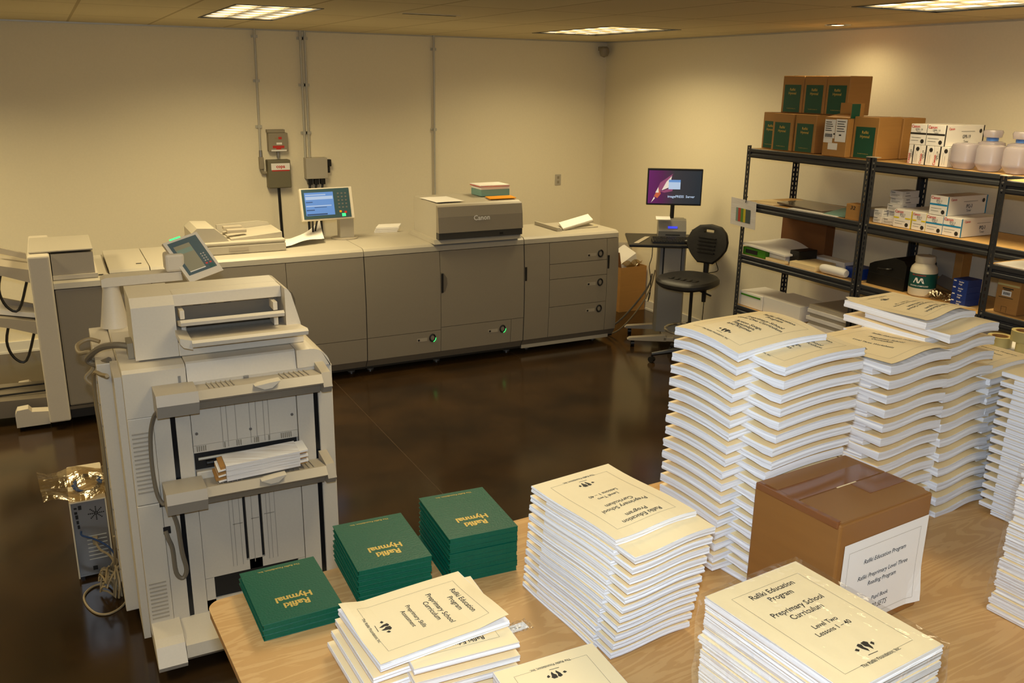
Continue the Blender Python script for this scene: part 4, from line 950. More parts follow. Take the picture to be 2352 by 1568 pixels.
part('carton', MB().box(4.805, 4.945, 4.415, 4.625, Z1, 2.085, .003, 1), 'card', t)
part('flap', MB().slab((4.938, 4.417, 2.0855), (0, .206, 0), (0, 0, .10), (.004, 0, 0)), 'card', t)
part('flap', MB().slab((4.808, 4.42, 2.0865), (0, .20, 0), (.12, 0, .022), (0, 0, .004)), 'card', t)
gf = part('flap', MB().slab((4.82, 4.415, 2.0855), (.115, 0, 0), (0, -.0, .10), (0, .004, 0)), 'card', t)
part('green_label', MB().slab((4.82, 4.4148, 2.088), (.08, 0, 0), (0, 0, .095), (0, -.001, 0)), 'greenp', gf)
f = plane_f((4.805, 4.52, Z1), (0, -1, 0), (0, 0, 1), (-1, 0, 0), .001); f2 = plane_f((4.805, 4.52, Z1), (0, -1, 0), (0, 0, 1), (-1, 0, 0), .0018)
mb = MB(); rect2(mb, -.10, -.004, .12, .245, f); rect2(mb, .0, .095, .10, .25, f); rect2(mb, -.10, -.02, .09, .119, f); rect2(mb, -.055, .03, .045, .089, f); l = part('shipping_label', mb, 'paper', t)
mb = MB()
for k in range(5): rect2(mb, -.09, -.09+.05+.008*(k % 3), .225-k*.014, .230-k*.014, f2)
for k in range(12): rect2(mb, -.088+k*.0055, -.088+k*.0055+(.003 if k % 3 else .0042), .127, .150, f2)
for k in range(5): rect2(mb, .012, .082-.01*(k % 2), .232-k*.016, .237-k*.016, f2)
rect2(mb, .035, .055, .14, .15, f2); rect2(mb, -.015, .0, .145, .155, f2)
part('lettering', mb, 'ink', l)

# toner boxes
def toner_box(x, y0, y1, z0, z1, depth, band, title, lab, group, upright=False, circ=True):
    t = thing('toner_box', lab, 'box', (x+depth/2, (y0+y1)/2, z0), group)
    part('carton', MB().box(x, x+depth, y0, y1, z0, z1, .0015, 1), 'toner', t)
    w = y1-y0; h = z1-z0
    def face(f, f2, w, h, side):
        if band:
            mb = MB()
            if side: rect2(mb, -w*.5, -w*.5+.011, -h/2, h/2, f); rect2(mb, w*.5-.011, w*.5, -h/2, h/2, f)
            elif band == 'yellow': rect2(mb, -w/2, -w*.18, -h*.0, h*.08, f); rect2(mb, w*.18, w/2, -h*.0, h*.08, f)
            else: rect2(mb, -w/2, w/2, 0, h*.09, f)
            part('color_band', mb, {'black': 'ink'}.get(band, band), t)
        mb = MB()
        if side: write(mb, 'Canon', .02, -w*.5+.055, h*.33, f2, .02)
        else: write(mb, 'Canon', min(.024, w*.2), -w*.2, h*.38, f2, .02)
        part('maker_lettering', mb, 'red', t)
        mb = MB()
        if side:
            write(mb, title, .03, w*.05, -h*.05, f2, .01, .8); write(mb, 'Toner', .022, w*.05, -h*.28, f2, 0, .8); rect2(mb, -w*.1, w*.25, h*.2, h*.215, f2); c = (w*.40, h*.22)
        else:
            write(mb, title, min(.017, w*.16), w*.02, h*.235, f2); write(mb, 'Toner', min(.014, w*.13), w*.02, h*.13, f2); rect2(mb, -w*.4, w*.2, -h*.16, -h*.145, f2); rect2(mb, -w*.4, w*.05, -h*.3, -h*.285, f2); c = (w*.3, -h*.32)
        if circ:
            r = .013
            mb.b.faces.new([mb.b.verts.new(f2(c[0]+r*cos(2*pi*k/14), c[1]+r*sin(2*pi*k/14))) for k in range(14)])
        part('lettering', mb, 'ink', t)
    o = (x, (y0+y1)/2, (z0+z1)/2)
    if upright:
        face(plane_f(o, (0, 0, 1), (0, 1, 0), (-1, 0, 0), .0008), plane_f(o, (0, 0, 1), (0, 1, 0), (-1, 0, 0), .0014), h, w, False)
    else: face(plane_f(o, (0, -1, 0), (0, 0, 1), (-1, 0, 0), .0008), plane_f(o, (0, -1, 0), (0, 0, 1), (-1, 0, 0), .0014), w, h, False)
    o = (x+depth/2, y0, (z0+z1)/2)
    if not upright: face(plane_f(o, (1, 0, 0), (0, 0, 1), (0, -1, 0), .0008), plane_f(o, (1, 0, 0), (0, 0, 1), (0, -1, 0), .0014), depth, h, True)
    return t
gA = 'white toner boxes with black bands'
toner_box(4.86, 3.872, 3.955, 1.831, 1.949, .36, 'black', 'GPR-19', 'white toner box standing on end, nearest the brown cartons', gA, True)
toner_box(4.86, 3.772, 3.869, 1.831, 1.949, .36, 'black', 'GPR-19', 'white toner box standing on end in the middle of the bottom row', gA, True)
toner_box(4.86, 3.665, 3.769, 1.831, 1.949, .36, 'black', 'GPR-19', 'white toner box standing on end, next to the milky bottles', gA, True)
toner_box(4.86, 3.841, 3.957, 1.9505, 2.076, .36, 'black', 'GPR-19', 'white toner box lying on the upright ones, nearest the brown cartons', gA)
toner_box(4.86, 3.708, 3.838, 1.9505, 2.076, .36, 'black', 'GPR-19', 'white toner box lying on top with its long printed side showing', gA)
gB = 'white toner boxes with coloured bands'
toner_box(4.835, 3.848, 3.978, 1.428, 1.540, .36, 'yellow', 'IPQ-3', 'yellow banded toner box beside the little white boxes', gB)
toner_box(4.835, 3.737, 3.836, 1.428, 1.540, .36, 'yellow', 'IPQ-3', 'yellow banded toner box next to the blue banded ones', gB)
toner_box(4.835, 3.615, 3.734, 1.428, 1.538, .36, 'cyan', 'IPQ-3', 'blue banded toner box in the bottom row, between yellow and blue', gB)
toner_box(4.835, 3.488, 3.612, 1.428, 1.540, .36, 'cyan', 'IPQ-3', 'blue banded toner box at the bottom with its long side showing', gB)
toner_box(4.84, 3.605, 3.728, 1.5415, 1.658, .37, 'cyan', 'IPQ-3', 'blue banded toner box lying on top of the others', gB)
def small_box(x, y0, y1, z0, z1, lab, depth=.12):
    t = thing('staple_box', lab, 'box', (x+depth/2, (y0+y1)/2, z0), 'little white supply boxes'); part('carton', MB().box(x, x+depth, y0, y1, z0, z1, .001, 1), 'toner', t)
    f = plane_f((x, (y0+y1)/2, (z0+z1)/2), (0, -1, 0), (0, 0, 1), (-1, 0, 0), .0008); mb = MB(); w = y1-y0
    write(mb, 'Canon', .013, -w*.25, .011, f, .02); rect2(mb, -w*.4, w*.3, -.004, -.002, f); rect2(mb, -w*.4, w*.15, -.012, -.010, f); part('lettering', mb, 'ink', t)
    f = plane_f((x+depth/2, y0, (z0+z1)/2), (1, 0, 0), (0, 0, 1), (0, -1, 0), .0008); mb = MB(); write(mb, 'Canon', .012, -.03, .011, f, .02); rect2(mb, -.05, .0, -.01, -.007, f); part('side_lettering', mb, 'ink', t)
small_box(4.86, 4.092, 4.160, 1.428, 1.472, 'little white box on the shelf beside the post, lower of two')
small_box(4.86, 4.092, 4.160, 1.473, 1.517, 'little white box on the shelf beside the post, upper of two')
for k, (x, lab) in enumerate(((4.86, 'lowest'), (4.91, 'second lowest'), (4.89, 'middle'), (4.91, 'second highest'), (4.90, 'highest'))):
    small_box(x, 3.985+(.0 if k < 1 else .004), 4.085, 1.428+.0435*k, 1.471+.0435*k, '%s little white box in the tall stack of five' % lab, .16)
def bottle(x, y, z, lab, cap=False, s=1):
    t = thing('plastic_bottle', lab, 'bottle', (x, y, z), 'milky plastic bottles on the top shelf')
    pr = [(.045, 0), (.052, .004), (.072, .035), (.076, .045), (.074, .055), (.074, .125), (.068, .143), (.05, .150)]
    pr += [(0, .151)]
    mb = MB(); n = 28; rings = []
    for r, h in pr:
        ring = []
        for k in range(n):
            a_ = 2*pi*k/n; c_, s_ = cos(a_), sin(a_); q = 1/max(abs(c_)**4+abs(s_)**4, 1e-9)**.25; q = .55+.45*q if r > .03 else 1
            ring.append(mb.b.verts.new((x+r*c_*q, y+r*s_*q, z+h*s)))
        rings.append(ring)
    mb.b.faces.new(rings[0][::-1])
    for A, B in zip(rings, rings[1:]):
        for k in range(n): mb.b.faces.new((A[k], A[(k+1) % n], B[(k+1) % n], B[k]))
    part('bottle_body', mb, 'bottle', t, smooth=True)
    if cap:
        part('bottle_cap', MB().lathe((x, y, z+.1525*s), [(.034, 0), (.034, .018), (.03, .02), (0, .02)], 20), 'bcap', t, smooth=True)
        part('clear_cup', MB().lathe((x, y, z+.1525*s+.021), [(.05, 0), (.056, .03), (.05, .042), (0, .043)], 20), 'bottle', t, smooth=True)
for y, lab in ((3.572, 'milky plastic bottle next to the toner boxes at the shelf front'), (3.405, 'milky plastic bottle second from the toner boxes at the shelf front'), (3.235, 'milky plastic bottle cut off by the picture edge at the shelf front')): bottle(4.885, y, 1.831, lab)
for y, lab in ((3.56, 'milky bottle with a blue cap behind the one next to the toner boxes'), (3.37, 'milky bottle with a blue cap behind the second bottle')): bottle(5.10, y, 1.831, lab, True, 1.05)

# third shelf: bag, jar, cartons, blue boxes
t = thing('equipment_case', 'soft black equipment case on the shelf beside the white jar', 'bag', (4.98, 4.0, 1.0135))
part('case_body', MB().prism([(4.15, 1.0135), (4.14, 1.15), (4.10, 1.17), (3.95, 1.22), (3.87, 1.21), (3.845, 1.18), (3.85, 1.0135)], 'x', 4.86, 5.2), 'black', t)
part('zipper', MB().box(4.857, 4.8595, 3.86, 4.14, 1.09, 1.096), 'foam', t)
part('handle', MB().tube([(4.857, 4.06, 1.13), (4.83, 4.04, 1.135), (4.83, 3.98, 1.14), (4.857, 3.96, 1.142)], .008, 6), 'black', t, smooth=True)
t = thing('compound_jar', 'white plastic jar of compound with a dark green label', 'jar', (4.90, 3.745, 1.0135)); c0 = (4.90, 3.745, 1.0135)
part('jar_body', MB().lathe(c0, [(.072, 0), (.08, .008), (.082, .03), (.082, .16), (.076, .185), (.058, .205), (.054, .21), (0, .21)], 32), 'jarw', t, smooth=True)
part('lid', MB().lathe(c0, [(.058, .2105), (.061, .215), (.061, .25), (.057, .255), (0, .255)], 32), 'jarw', t, smooth=True)
lb = part('label_band', MB().lathe(c0, [(.0822, .055), (.0830, .056), (.0830, .148), (.0822, .149)], 40), 'jarg', t, smooth=True)
def jarf(x, y):
    a_ = pi+.42+x/.083; return Vector((c0[0]+.0836*cos(a_), c0[1]+.0836*sin(a_), c0[2]+.10+y))
mb = MB()
for sx in (-.02, .012): blob2(mb, sx, .004, [(-.02, -.016), (-.006, .018), (.006, .018), (.018, -.016), (.008, -.016), (-.004, .006), (-.012, -.016)], 1, jarf)
write(mb, 'BINDING COMPOUND', .0125, 0, -.03, jarf, .01, .9); part('lettering', mb, 'paper', lb)
mb = MB(); write(mb, 'PRO STRENGTH', .012, -.008, .038, jarf, .01); part('red_lettering', mb, 'red', lb)
t = thing('paper_carton', 'white and brown carton leaning at the back behind the jar', 'box', (5.17, 3.78, 1.0135))
part('carton', MB().box(5.15, 5.24, 3.665, 3.90, 1.0135, 1.272, .003, 1), 'card', t)
part('label_panel', MB().box(5.147, 5.1498, 3.72, 3.895, 1.10, 1.268), 'tray', t)
mb = MB(); mb.sheet(lambda u, v: Vector((4.84+.16*u, 3.50+.17*v, 1.018+.045*sin(pi*u)*abs(sin(4*v+2*u))+.012*sin(9*u+5*v)**2)), 12, 12); solo('plastic_bag', mb, 'bag', 'crumpled clear plastic bag between the white jar and blue boxes', 'bag', (4.92, 3.59, 1.0135))
for k in range(4):
    z = 1.0135+.0405*k; y = 3.45
    t = thing('ring_box', '%s blue box of binder rings in the stack beside the clear plastic' % ['lowest', 'second lowest', 'second highest', 'highest'][k], 'box', (4.93, y, z), 'blue boxes of binder rings')
    part('carton', MB().box(4.86, 4.99, 3.40, 3.50, z, z+.040, .001, 1), 'blue', t)
    f = plane_f((4.86, 3.45, z+.02), (0, -1, 0), (0, 0, 1), (-1, 0, 0), .0008); mb = MB(); write(mb, 'binder', .013, .008, .006, f, .02); write(mb, 'rings', .013, .002, -.008, f, .02); rect2(mb, -.045, -.027, .006, .013, f); part('lettering', mb, 'paper', t)
t = thing('folded_paper', 'thin dark folder leaning behind the blue boxes', 'folder', (5.05, 3.6, 1.02)); part('folder_sheet', MB().slab((5.02, 3.44, 1.0145), (.02, .32, .06), (.06, 0, .05), (0, 0, .003)), 'grey2', t)

# shelf nearest the cart: second level papers
z = 1.4265
solo('folder', MB().slab((4.86, 4.62, z), (.30, .0, .0), (0, .44, .012), (-.006, 0, .012)), 'grey2', 'dark edged clear document tray lying on the papers', 'folder', (5.0, 4.8, z))
solo('paper_sheet', MB().slab((4.84, 4.60, z+.0125+.0), (.33, .0, .0), (0, .46, .014), (0, 0, .002)), 'film', 'clear plastic sheet on the dark document tray', 'plastic sheet', (5.0, 4.8, z+.03))
solo('paper_stack', MB().slab((4.80, 5.04, z), (.22, 0, 0), (0, .26, 0), (0, 0, .008)), 'cream', 'cream folder lying at the cart end of the upper paper shelf', 'folder', (4.9, 5.1, z))
solo('paper_sheet', MB().slab((4.793, 4.42, z), (.055, 0, .0), (-.0, .46, .0), (0, 0, .004)), 'paper', 'white sheets lying along the front edge of the upper paper shelf', 'paper', (4.82, 4.7, z))
mb = MB(); mb.sheet(lambda u, v: Vector((4.82+.22*u, 4.37+.20*v, z+.004+.03*u+.02*(1-v)*u)), 6, 6); solo('magazine', mb, 'tealbox', 'colourful magazine leaning by the little brown box', 'magazine', (4.9, 4.45, z))
t = thing('small_carton', 'small brown box marked 32 at the end of the upper paper shelf', 'box', (4.84, 4.285, z))
part('carton', MB().box(4.80, 4.90, 4.225, 4.345, z, z+.105, .002, 1), 'card', t)
f = plane_f((4.80, 4.285, z+.05), (0, -1, 0), (0, 0, 1), (-1, 0, 0), .0008); mb = MB(); write(mb, '32', .034, 0, .03, f, .02, 1.3, .2); part('lettering', mb, 'ink', t)
solo('paper_stack', MB().slab((5.06, 4.24, z), (.2, 0, 0), (0, .2, 0), (0, 0, .05)), 'tray', 'stack of dark papers behind the little brown box', 'paper', (5.1, 4.3, z))
# third level: green ream etc.
z = 1.0135
t = thing('paper_ream', 'green wrapped paper ream with loose sheets heaped on it', 'paper ream', (4.95, 5.1, z))
part('wrapper', MB().box(4.80, 5.09, 5.075, 5.325, z, z+.06, .004), 'lime', t)
part('dark_label', MB().box(4.797, 4.7998, 5.16, 5.29, z+.015, z+.045), 'dark', t)
part('page_block', MB().slab((4.84, 4.90, z), (.24, 0, 0), (0, .17, 0), (0, 0, .065)), 'paper', t)
mb = MB(); mb.sheet(lambda u, v: Vector((4.79+.30*u, 4.86+.48*v, z+.068+.022*(1-u)*0+.05*u*sin(pi*v)+.02*v)), 8, 10, .012); part('loose_sheets', mb, 'paper', t)
part('green_end', MB().box(4.87, 5.06, 4.80, 4.89, z, z+.10, .006), 'black', t)
solo('board_box', MB().box(5.19, 5.285, 4.862, 5.33, z, 1.36, .004), 'carddark', 'dark brown carton standing behind the green paper ream', 'box', (5.23, 5.1, z))
solo('paper_stack', MB().slab((4.797, 4.862, z), (.038, .0, 0), (-.0, .20, 0), (0, 0, .018)), 'cream', 'low stack of cream paper beside the green ream', 'paper', (4.9, 4.95, z))
solo('paper_stack', MB().slab((4.797, 4.56, z), (.25, .04, 0), (.0, .25, 0), (0, 0, .034)), 'cream', 'thicker stack of cream paper next to the white parcel', 'paper', (4.9, 4.7, z))
solo('paper_stack', MB().slab((5.08, 4.55, z), (.10, .0, 0), (.0, .30, 0), (0, 0, .045)), 'paper', 'stack of white paper at the back of the shelf before the dark carton', 'paper', (5.13, 4.7, z))
mb = MB(); mb.tube([(4.83, 4.30, z+.032), (4.83, 4.34, z+.034), (4.83, 4.50, z+.034), (4.83, 4.53, z+.03)], [.026, .033, .033, .02], 10); solo('paper_parcel', mb, 'paper', 'small parcel wrapped in white paper at the shelf front', 'parcel', (4.83, 4.4, z), smooth=True)
solo('blue_carton', MB().box(4.88, 5.02, 4.215, 4.36, z, z+.075, .002), 'blue', 'dark blue box behind the white wrapped parcel', 'box', (4.94, 4.3, z))
# fourth level
z = .6015
t = thing('paper_ream', 'white paper ream with a green stripe on the low shelf', 'paper ream', (4.93, 5.0, z))
part('wrapper', MB().box(4.81, 5.08, 5.07, 5.335, z, z+.115, .004), 'paper', t)
part('green_stripe', MB().box(4.807, 4.8098, 5.09, 5.31, z+.085, z+.098), 'lime', t)
part('page_block', MB().slab((4.82, 4.68, z), (.3, 0, 0), (0, .385, .0), (0, 0, .118)), 'paper', t)
for k in range(6):
    solo('film_pack', MB().slab((4.80+.01*(k % 2), 4.22+.008*(k % 3), z+.028*k), (.34, 0, 0), (0, .36-.01*(k % 2), 0), (0, 0, .026)), 'tray' if k % 2 else 'pages2', '%s pack of film wrapped sheets in the pile on the low shelf' % ['lowest', 'second lowest', 'third lowest', 'third highest', 'second highest', 'highest'][k], 'paper', (4.97, 4.4, z+.028*k), 'film wrapped packs on the low shelf')
# the sign hanging on the post
t = thing('hanging_chart', 'clear sleeve with a colour bar chart hanging on the shelf post', 'chart', (4.765, 5.315, 1.235))
so = Vector((4.764, 5.315, 1.34)); ru = Vector((0, -1, -.0)); uu = Vector((0, .04, 1)).normalized()
part('sleeve', MB().slab(so+Vector((0, .143, -.105)), (0, -.285, -.01), (0, .01, .21), (.002, 0, 0)), 'pages2', t)
f = plane_f(so, (0, -1, -.03), (0, .04, 1), (-1, 0, 0), .0012)
for nm, m_, a0, a1 in (('teal_bar', 'tealbox', -.085, -.06), ('red_bar', 'red', -.06, -.03), ('green_bar', 'lime', -.03, .0), ('yellow_bar', 'yellow', .0, .025), ('blue_bar', 'teal', .025, .08)):
    mb = MB(); rect2(mb, a0, a1, -.075, .03, f); part(nm, mb, m_, t)
f = plane_f(so, (0, -1, -.03), (0, .04, 1), (-1, 0, 0), .002); mb = MB()
for k in range(9): rect2(mb, -.085, .08, -.072+k*.0115, -.070+k*.0115, f)
part('chart_lines', mb, 'greybox', t)
part('hook', MB().tube([(4.763, 5.30, 1.42), (4.758, 5.29, 1.45), (4.765, 5.285, 1.47)], .003, 6), 'black', t)

# front shelf at the picture edge
t = thing('lamp_carton', 'brown carton with a barcode sticker on the shelf at the picture edge', 'box', (4.4, 2.82, 1.174))
part('carton', MB().box(4.33, 4.6, 2.735, 2.862, 1.1735, 1.352, .002, 1), 'card', t)
f = plane_f((4.33, 2.80, 1.26), (0, -1, 0), (0, 0, 1), (-1, 0, 0), .0008); f2 = plane_f((4.33, 2.80, 1.26), (0, -1, 0), (0, 0, 1), (-1, 0, 0), .0015)
mb = MB(); rect2(mb, -.03, .022, .005, .033, f); l = part('barcode_sticker', mb, 'paper', t)
mb = MB()
for k in range(9): rect2(mb, -.022+k*.0042, -.0195+k*.0042, .012, .026, f2)
rect2(mb, -.03, .03, .042, .048, f); rect2(mb, -.022, .015, .035, .039, f); rect2(mb, -.045, .035, -.005, -.002, f)
for q in ((-.022, .008, -.052, -.0505), (-.022, -.0205, -.08, -.05), (.0065, .008, -.08, -.05)): rect2(mb, *q, f)
part('lettering', mb, 'ink', t)
mb = MB(); rect2(mb, -.06, .06, .058, .068, f); part('yellow_stripe', mb, 'tapeyel', t)
mb = MB(); mb.sheet(lambda u, v: Vector((4.29+.3*u, 2.60+.27*v-.1*u, 1.4265+.012*sin(3*u)+.003*v)), 6, 6, .003); solo('paper_sheet', mb, 'paper', 'loose white sheets on the shelf above the barcode carton', 'paper', (4.4, 2.7, 1.4265))
t = thing('utility_cart', 'dark edged steel cart with paper and tape rolls behind the book stacks', 'cart', (3.98, 2.15, 0))
part('cart_top', MB().box(3.80, 4.20, 1.72, 2.60, 1.085, 1.10), 'shelf', t)
part('rim', MB().box(3.795, 3.80, 1.72, 2.60, 1.05, 1.104).box(3.80, 4.20, 2.60, 2.605, 1.05, 1.104), 'black', t)
part('lower_tray', MB().box(3.80, 4.20, 1.72, 2.60, .25, .265), 'shelf', t)
for x in (3.805, 4.165):
    for y in (1.725, 2.565): part('leg', MB().box(x, x+.03, y, y+.03, 0, 1.084), 'shelf', t)
solo('paper_stack', MB().box(3.805, 4.15, 1.9, 2.59, 1.1045, 1.128), 'pages2', 'flat stack of paper on the dark steel cart under the tape rolls', 'paper', (3.98, 2.2, 1.105))
for k, (x, y, z, lab) in enumerate(((3.90, 2.52, 1.1285, 'clear tape roll lying on the paper nearest the tall book stacks'), (3.92, 2.39, 1.1285, 'clear tape roll at the picture edge under another roll'), (3.91, 2.415, 1.179, 'clear tape roll on top of the other rolls'))):
    t = thing('tape_roll', lab, 'tape', (x, y, z), 'rolls of clear tape')
    part('tape', MB().lathe((x, y, z), [(.038, 0), (.054, 0), (.054, .049), (.038, .049), (.038, 0)], 28), 'tapeyel', t, smooth=True)
    part('core', MB().lathe((x, y, z+.001), [(.0345, 0), (.0378, 0), (.0378, .046), (.0345, .046), (.0345, 0)], 28), 'card', t, smooth=True)
# ---------------------------------------------------------------- the plywood table
TZ = 1.15; TR = radians(3.2)
t = thing('work_table', 'raised work table with a pale plywood top and rounded corners', 'table', (.20, 1.885, 0), rot=TR)
def rrect(x0, x1, y0, y1, r):
    P = []
    for cx, cy, a0 in ((x1-r, y1-r, 0), (x0+r, y1-r, pi/2), (x0+r, y0+r, pi), (x1-r, y0+r, 3*pi/2)):
        for k in range(7): P.append((cx+r*cos(a0+k*pi/12), cy+r*sin(a0+k*pi/12)))
    return P
part('table_top', MB().prism(rrect(0, 2.5, -1.32, 0, .035), 'z', TZ-.003, TZ), 'wood', t)
part('top_edge', MB().prism(rrect(0.0005, 2.4995, -1.3195, -.0005, .035), 'z', TZ-.02, TZ-.0031), 'woodedge', t)
part('apron', MB().box(.1, 2.4, -.13, -.10, 1.03, 1.129).box(.1, 2.4, -1.22, -1.19, 1.03, 1.129).box(.1, .13, -1.189, -.131, 1.03, 1.129).box(2.37, 2.4, -1.189, -.131, 1.03, 1.129), 'card', t)
for x in (.10, 2.31):
    for y in (-.19, -1.22): part('leg', MB().box(x, x+.09, y, y+.09, 0, 1.029), 'card', t)

# ---------------------------------------------------------------- books
def globe(mb, cx, cy, s, f):
    blob2(mb, cx, cy, [(-.35, .35), (-.1, .45), (.05, .3), (-.05, .05), (.02, -.2), (-.08, -.42), (-.2, -.2), (-.3, .0)], s*1.0, f)
    blob2(mb, cx, cy, [(.1, .42), (.45, .45), (.6, .25), (.5, .1), (.42, -.25), (.3, -.4), (.22, -.1), (.08, .05)], s, f)
    blob2(mb, cx, cy, [(.62, .1), (.85, .2), (.9, .0), (.7, -.15)], s, f); blob2(mb, cx, cy, [(-.85, .1), (-.6, .2), (-.5, .0), (-.7, -.1)], s, f)
    line2(mb, cx-.5*s, cy-.62*s, cx+.35*s, cy-.66*s, s*.05, f, 2)
def cover_print(lines, pw, ph, f, fr, frame=.030):
    mb = MB()
    for s, size, yy in lines:
        if s == 'GLOBE': gl = MB(); globe(gl, 0, ph*(.5-yy), size, f)
        else: write(mb, s, size, 0, ph*(.5-yy), f, .012, .95)
    mf = MB(); a, b = pw/2-frame, ph/2-frame; w = .0007
    for q in ((-a, -b, a, -b), (a, -b, a, b), (a, b, -a, b), (-a, b, -a, -b)): line2(mf, *q, w, fr, 10)
    return mb, mf, gl
ORG = ('The Rafiki Foundation, Inc.', .0085, .90)
L2 = [('Rafiki Education', .0165, .16), ('Program', .0165, .225), ('Preprimary School', .0165, .35), ('Curriculum', .0165, .415), ('Level Two', .0135, .54), ('Lessons 1 \u2013 40', .0135, .60), ('GLOBE', .024, .80), ORG]
L1 = [('Rafiki Education', .0165, .16), ('Program', .0165, .22), ('Preprimary School', .0165, .335), ('Level One Curriculum', .0165, .395), ('Action Songs,', .0165, .52), ('Fingerplays,', .0165, .575), ('and Rhymes', .0165, .63), ('GLOBE', .022, .80), ORG]
L3 = [('Rafiki Education Program', .0155, .20), ('Preprimary School', .0155, .36), ('Curriculum', .0155, .43), ('Level Three Worksheets', .0135, .58), ('GLOBE', .022, .78), ORG]
LA = [('Rafiki Education', .0165, .17), ('Program', .0165, .235), ('Preprimary School', .0165, .36), ('Curriculum', .0165, .425), ('Preprimary Skills', .0135, .555), ('Assessment', .0135, .615), ('GLOBE', .025, .80), ORG]
LC = [('Rafiki Education', .0155, .18), ('Program', .0155, .24), ('Preprimary School', .0155, .37), ('Curriculum', .0155, .43), ('Level Three Lesson Plans', .011, .54), ('Weeks 1 \u2013 20', .011, .59), ('GLOBE', .022, .80), ORG]
PAGE_UP = {'+x': ((0, -1), (1, 0)), '-x': ((0, 1), (-1, 0)), '+y': ((1, 0), (0, 1)), '-y': ((-1, 0), (0, -1))}
def book(lab, group, cx, cy, z, a, b, th, t, w=None, print_=None, up='+y', curl=None, pg='pages', soft=1, fan=None):
    """a x b x t book; own x along a. w(x,y) bends the whole book, curl(x,y) lifts its front cover"""
    w = w or (lambda x, y: 0.0)
    o = thing('paperback_book', lab, 'book', (cx, cy, z), group, rot=th)
    nu, nv = 10, 8; ct = .0007
    def P(u, v, h): x, y = (u-.5)*a, (v-.5)*b; return Vector((x, y, w(x, y)+h))
    fn = (lambda u, v: fan((u-.5)*a, (v-.5)*b)*t) if fan else (lambda u, v: 0)
    mb = MB(); A = mb.grid(lambda u, v: P(u, v, ct-fn(u, v)), nu, nv); rows = [A]
    J = random.Random(lab)
    for k in range(1, 4):
        j = .0011*soft
        jx, jy = J.uniform(-j, j), J.uniform(-j, j)
        rows.append(None)
    B = mb.grid(lambda u, v: P(u, v, t-ct), nu, nv)
    ed = [(i, 0) for i in range(nu+1)]+[(nu, j) for j in range(1, nv+1)]+[(i, nv) for i in range(nu-1, -1, -1)]+[(0, j) for j in range(nv-1, 0, -1)]
    ra = [A[i][j] for i, j in ed]; rb = [B[i][j] for i, j in ed]; layers = [ra]
    for k in range(1, 4):
        jx, jy = J.uniform(-.0013, .0013)*soft, J.uniform(-.0013, .0013)*soft
        layers.append([mb.b.verts.new(p.co.lerp(q.co, k/4)+Vector((jx, jy, 0))) for p, q in zip(ra, rb)])
    layers.append(rb); n = len(ed)
    for X, Y in zip(layers, layers[1:]):
        for i in range(n): mb.b.faces.new((X[i], Y[i], Y[(i+1) % n], X[(i+1) % n]))
    part('page_block', mb, pg, o)
    cu = curl or (lambda x, y: 0.0)
    mb = MB()
    ins = lambda u: .5+(u-.5)*.992
    mb.sheet(lambda u, v: P(ins(u), ins(v), t+cu((ins(u)-.5)*a, (ins(v)-.5)*b)), nu*(2 if curl else 1), nv*(2 if curl else 1), ct*.7)
    c = part('front_cover', mb, 'cream', o); mb = MB()
    mb.sheet(lambda u, v: P(ins(u), ins(v), ct*.9-fn(u, v)), nu, nv, ct*.7)
    part('back_cover', mb, 'cream', o)
    if print_:
        r, u_ = PAGE_UP[up]
        pw, ph = (b, a) if up[1] == 'x' else (a, b)
        def S_(e):
            def f(px_, py_):
                x, y = r[0]*px_+u_[0]*py_, r[1]*px_+u_[1]*py_
                return Vector((x, y, w(x, y)+t+cu(x, y)+e))
            return f
        m1, m2, m3 = cover_print(print_, pw, ph, S_(.0005), S_(.0005)); part('cover_logo', m3, 'ink', c)
        part('cover_lettering', m1, 'ink', c); part('cover_frame', m2, 'inkgrey', c)
    return o
def smooth(x): x = max(0, min(1, x)); return x*x*(3-2*x)
G_ = .0004
# front stack of lesson books, alternating front to back
N = 23; t1 = .01355
for i in range(N):         # i counts from the top
    k = N-1-i; f_ = i/(N-1); A = (i % 2 == 0)
    cx = .969+.030*f_; cy = 1.407+.092*f_; th = radians(7.0-3.2*f_)-pi/2+ (0 if A else radians(.6))
    off = 0 if A else -.052
    u = Vector((cos(th), sin(th)))     # own +x points towards the photographer
    dx = -off; cx += u.x*dx; cy += u.y*dx
    if not A: cx += .004
    z = TZ+.0012+k*t1
    amp = .0035
    w = lambda x, y, d=dx: amp*sin((y)*2*pi/.24+.4)*smooth((x+d+.15)/.3)+.005*sin((x+d)*pi/.3+.6)*0+ .0025*sin((x+d)*2*pi/.30)
    tag_ = 'whose printed cover shows' if i == 0 else ('jutting towards the photographer' if not A else 'jutting towards the press')
    book('%s cream lesson book of the stack before the brown taped box%s' % (ORD[i], '' if i else ', its title showing'), 'lesson books stacked before the brown box', cx, cy, z, .279, .216, th, t1-G_, w, L2 if i == 0 else None, '+x', pg='pages2' if i < 2 else 'pages', fan=None if k == 0 else (lambda x, y: .15*smooth((x-.09)/.05)) if not A else (lambda x, y: .15*smooth((-x-.09)/.05)))
